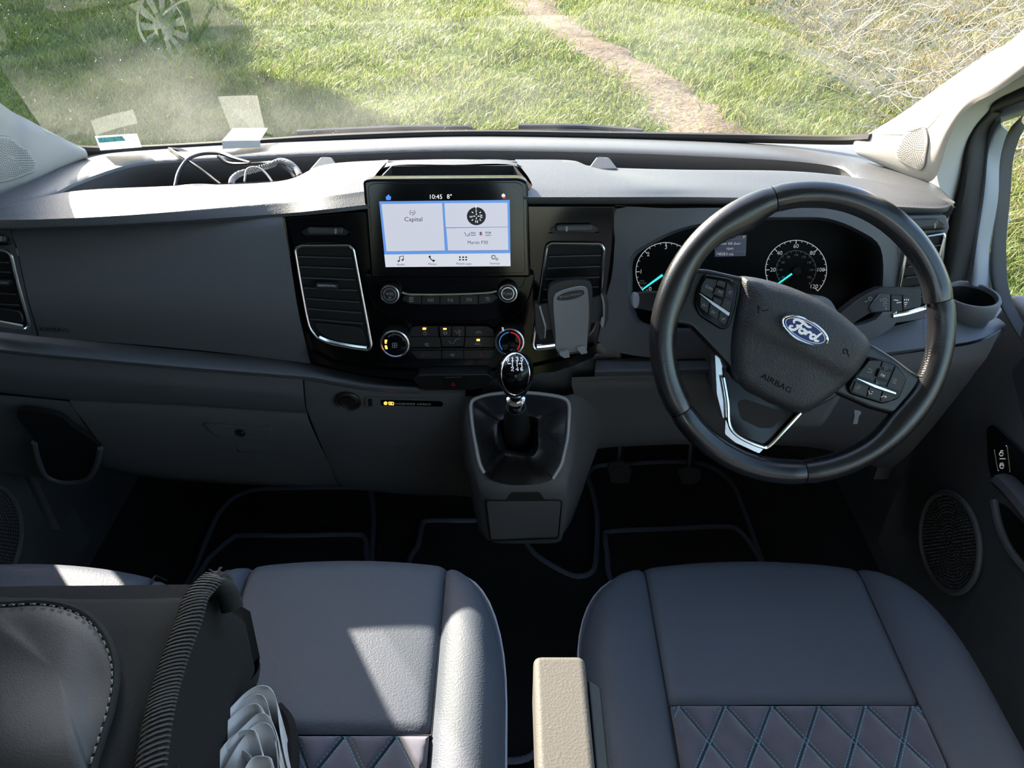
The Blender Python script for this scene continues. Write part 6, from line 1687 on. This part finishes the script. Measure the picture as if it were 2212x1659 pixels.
# cables in the left tray
C1 = tube('usb_cable', [pY(366, 321, 1.262), pY(385, 333, 1.22), pY(420, 356, 1.19), pY(450, 378, 1.17), pY(476, 398, 1.15)], .0022, M_cable, None, k=8, seg=8)
tag(C1, 'straight thin black cable leaning out of the left tray', 'cable')
box_ = prism('usb_plug', [pY(359, 317, 1.265), pY(392, 319, 1.265), pY(415, 328, 1.255), pY(398, 332, 1.255)], [pY(359, 317, 1.265) + Vector((0, .004, -.008)), pY(392, 319, 1.265) + Vector((0, .004, -.008)), pY(415, 328, 1.255) + Vector((0, .004, -.008)), pY(398, 332, 1.255) + Vector((0, .004, -.008))], M_slat, None, .002)
tag(box_, 'small dark plug lying on the ridge at the end of the thin cable', 'plug')
C2 = tube('power_cable', [pY(378, 402, 1.14), pY(386, 372, 1.17), pY(405, 345, 1.20), pY(435, 333, 1.22), pY(475, 332, 1.22), pY(505, 342, 1.20), pY(540, 352, 1.18)], .0026, M_cable, None, k=8, seg=8)
tag(C2, 'black cable arching in a loop above the left tray', 'cable')
C2 = tube('power_cable', [pY(384, 404, 1.125), pY(410, 401, 1.12), pY(440, 400, 1.12), pY(474, 402, 1.12)], .0020, M_cablegrey, None, k=6, seg=8)
tag(C2, 'short pale cable resting on the front edge of the left tray', 'cable')
C3 = tube('charging_cable', [pY(472, 338, 1.205), pY(495, 353, 1.19), pY(530, 355, 1.18), pY(570, 353, 1.18), pY(600, 353, 1.17), pY(625, 368, 1.155), pY(638, 384, 1.14)], .0030, M_cable, None, k=8, seg=8)
tag(C3, 'smooth dark cable crossing the left tray above the coiled cable', 'cable')
C5 = tube('charging_cable', [pY(528, 392, 1.13), pY(534, 366, 1.15), pY(556, 362, 1.15), pY(574, 374, 1.14), pY(588, 392, 1.125)], .0016, M_cablegrey, None, k=8, seg=8)
tag(C5, 'thin grey cable making a small loop beside the coiled cable', 'cable')
cc3 = crs([pY(500, 399, 1.13), pY(502, 388, 1.14), pY(516, 376, 1.155), pY(545, 368, 1.165), pY(580, 358, 1.17), pY(605, 348, 1.17), pY(625, 353, 1.16), pY(640, 366, 1.15), pY(648, 380, 1.135)], 60)
V = []; n = len(cc3)
hel = []
for i, p in enumerate(cc3):
    t = (cc3[min(n - 1, i + 1)] - cc3[max(0, i - 1)]).normalized(); a_ = Vector((0, 0, 1)); a_ = (a_ - t * a_.dot(t)).normalized(); b_ = t.cross(a_)
    an = i * .75
    hel.append(p + a_ * .0038 * math.cos(an) + b_ * .0038 * math.sin(an))
C4 = tube('coiled_cable', hel, .0011, M_cablegrey, None, seg=5)
tag(C4, 'grey coiled spiral cable curled in the left tray', 'cable')
# round spoked disc lying in the left tray; the windscreen mirrors it
DCp = Vector((-.500, 1.135, .815))
dn = Vector((.30, -.06, .95)).normalized()
DSK = thing('spoked_disc', 'oval silver spoked disc lying in the left tray and mirrored in the windscreen', 'disc', DCp - Vector((0, 0, .02)))
dpl = Plane(DCp, Vector((0, 1, 0)), Vector((0, 1, 0)).cross(dn))
M_clear = mat('disc_silver', (.70, .71, .73), .35, .3)
M_disc2 = mat('disc_dark', (.03, .03, .032), .5)
lathe('disc_rim', DCp, dpl.n, [(.041, -.002), (.045, -.001), (.045, .002), (.041, .003), (.040, .0)], M_clear, DSK, 40, cap=False, ex=dpl.ex, sx=.66)
lathe('disc_plate', DCp - dpl.n * .0025, dpl.n, [(.041, 0), (.041, .001), (0, .001)], M_disc2, DSK, 40, cap=False, ex=dpl.ex, sx=.66)
lathe('disc_hub', DCp, dpl.n, [(.017, -.002), (.0175, .004), (.012, .006), (0, .007)], M_clear, DSK, 30, cap=False, ex=dpl.ex, sx=.66)
for k in range(11):
    a = 2 * math.pi * k / 11; t = dpl.ex * .66 * math.cos(a) + dpl.ey * math.sin(a); s_ = -dpl.ex * .66 * math.sin(a) + dpl.ey * math.cos(a)
    q = [DCp + t * .016 + s_ * .003, DCp + t * .042 + s_ * .006, DCp + t * .042 - s_ * .006, DCp + t * .016 - s_ * .003]
    prism('disc_spoke', [p + dpl.n * .002 for p in q], [p - dpl.n * .001 for p in q], M_clear, DSK)
tube('disc_clip', [DCp + dpl.ey * .030 + dpl.ex * .020, DCp + dpl.ey * .040 + dpl.ex * .028, DCp + dpl.ey * .052 + dpl.ex * .036], .008, M_black, DSK, k=3)
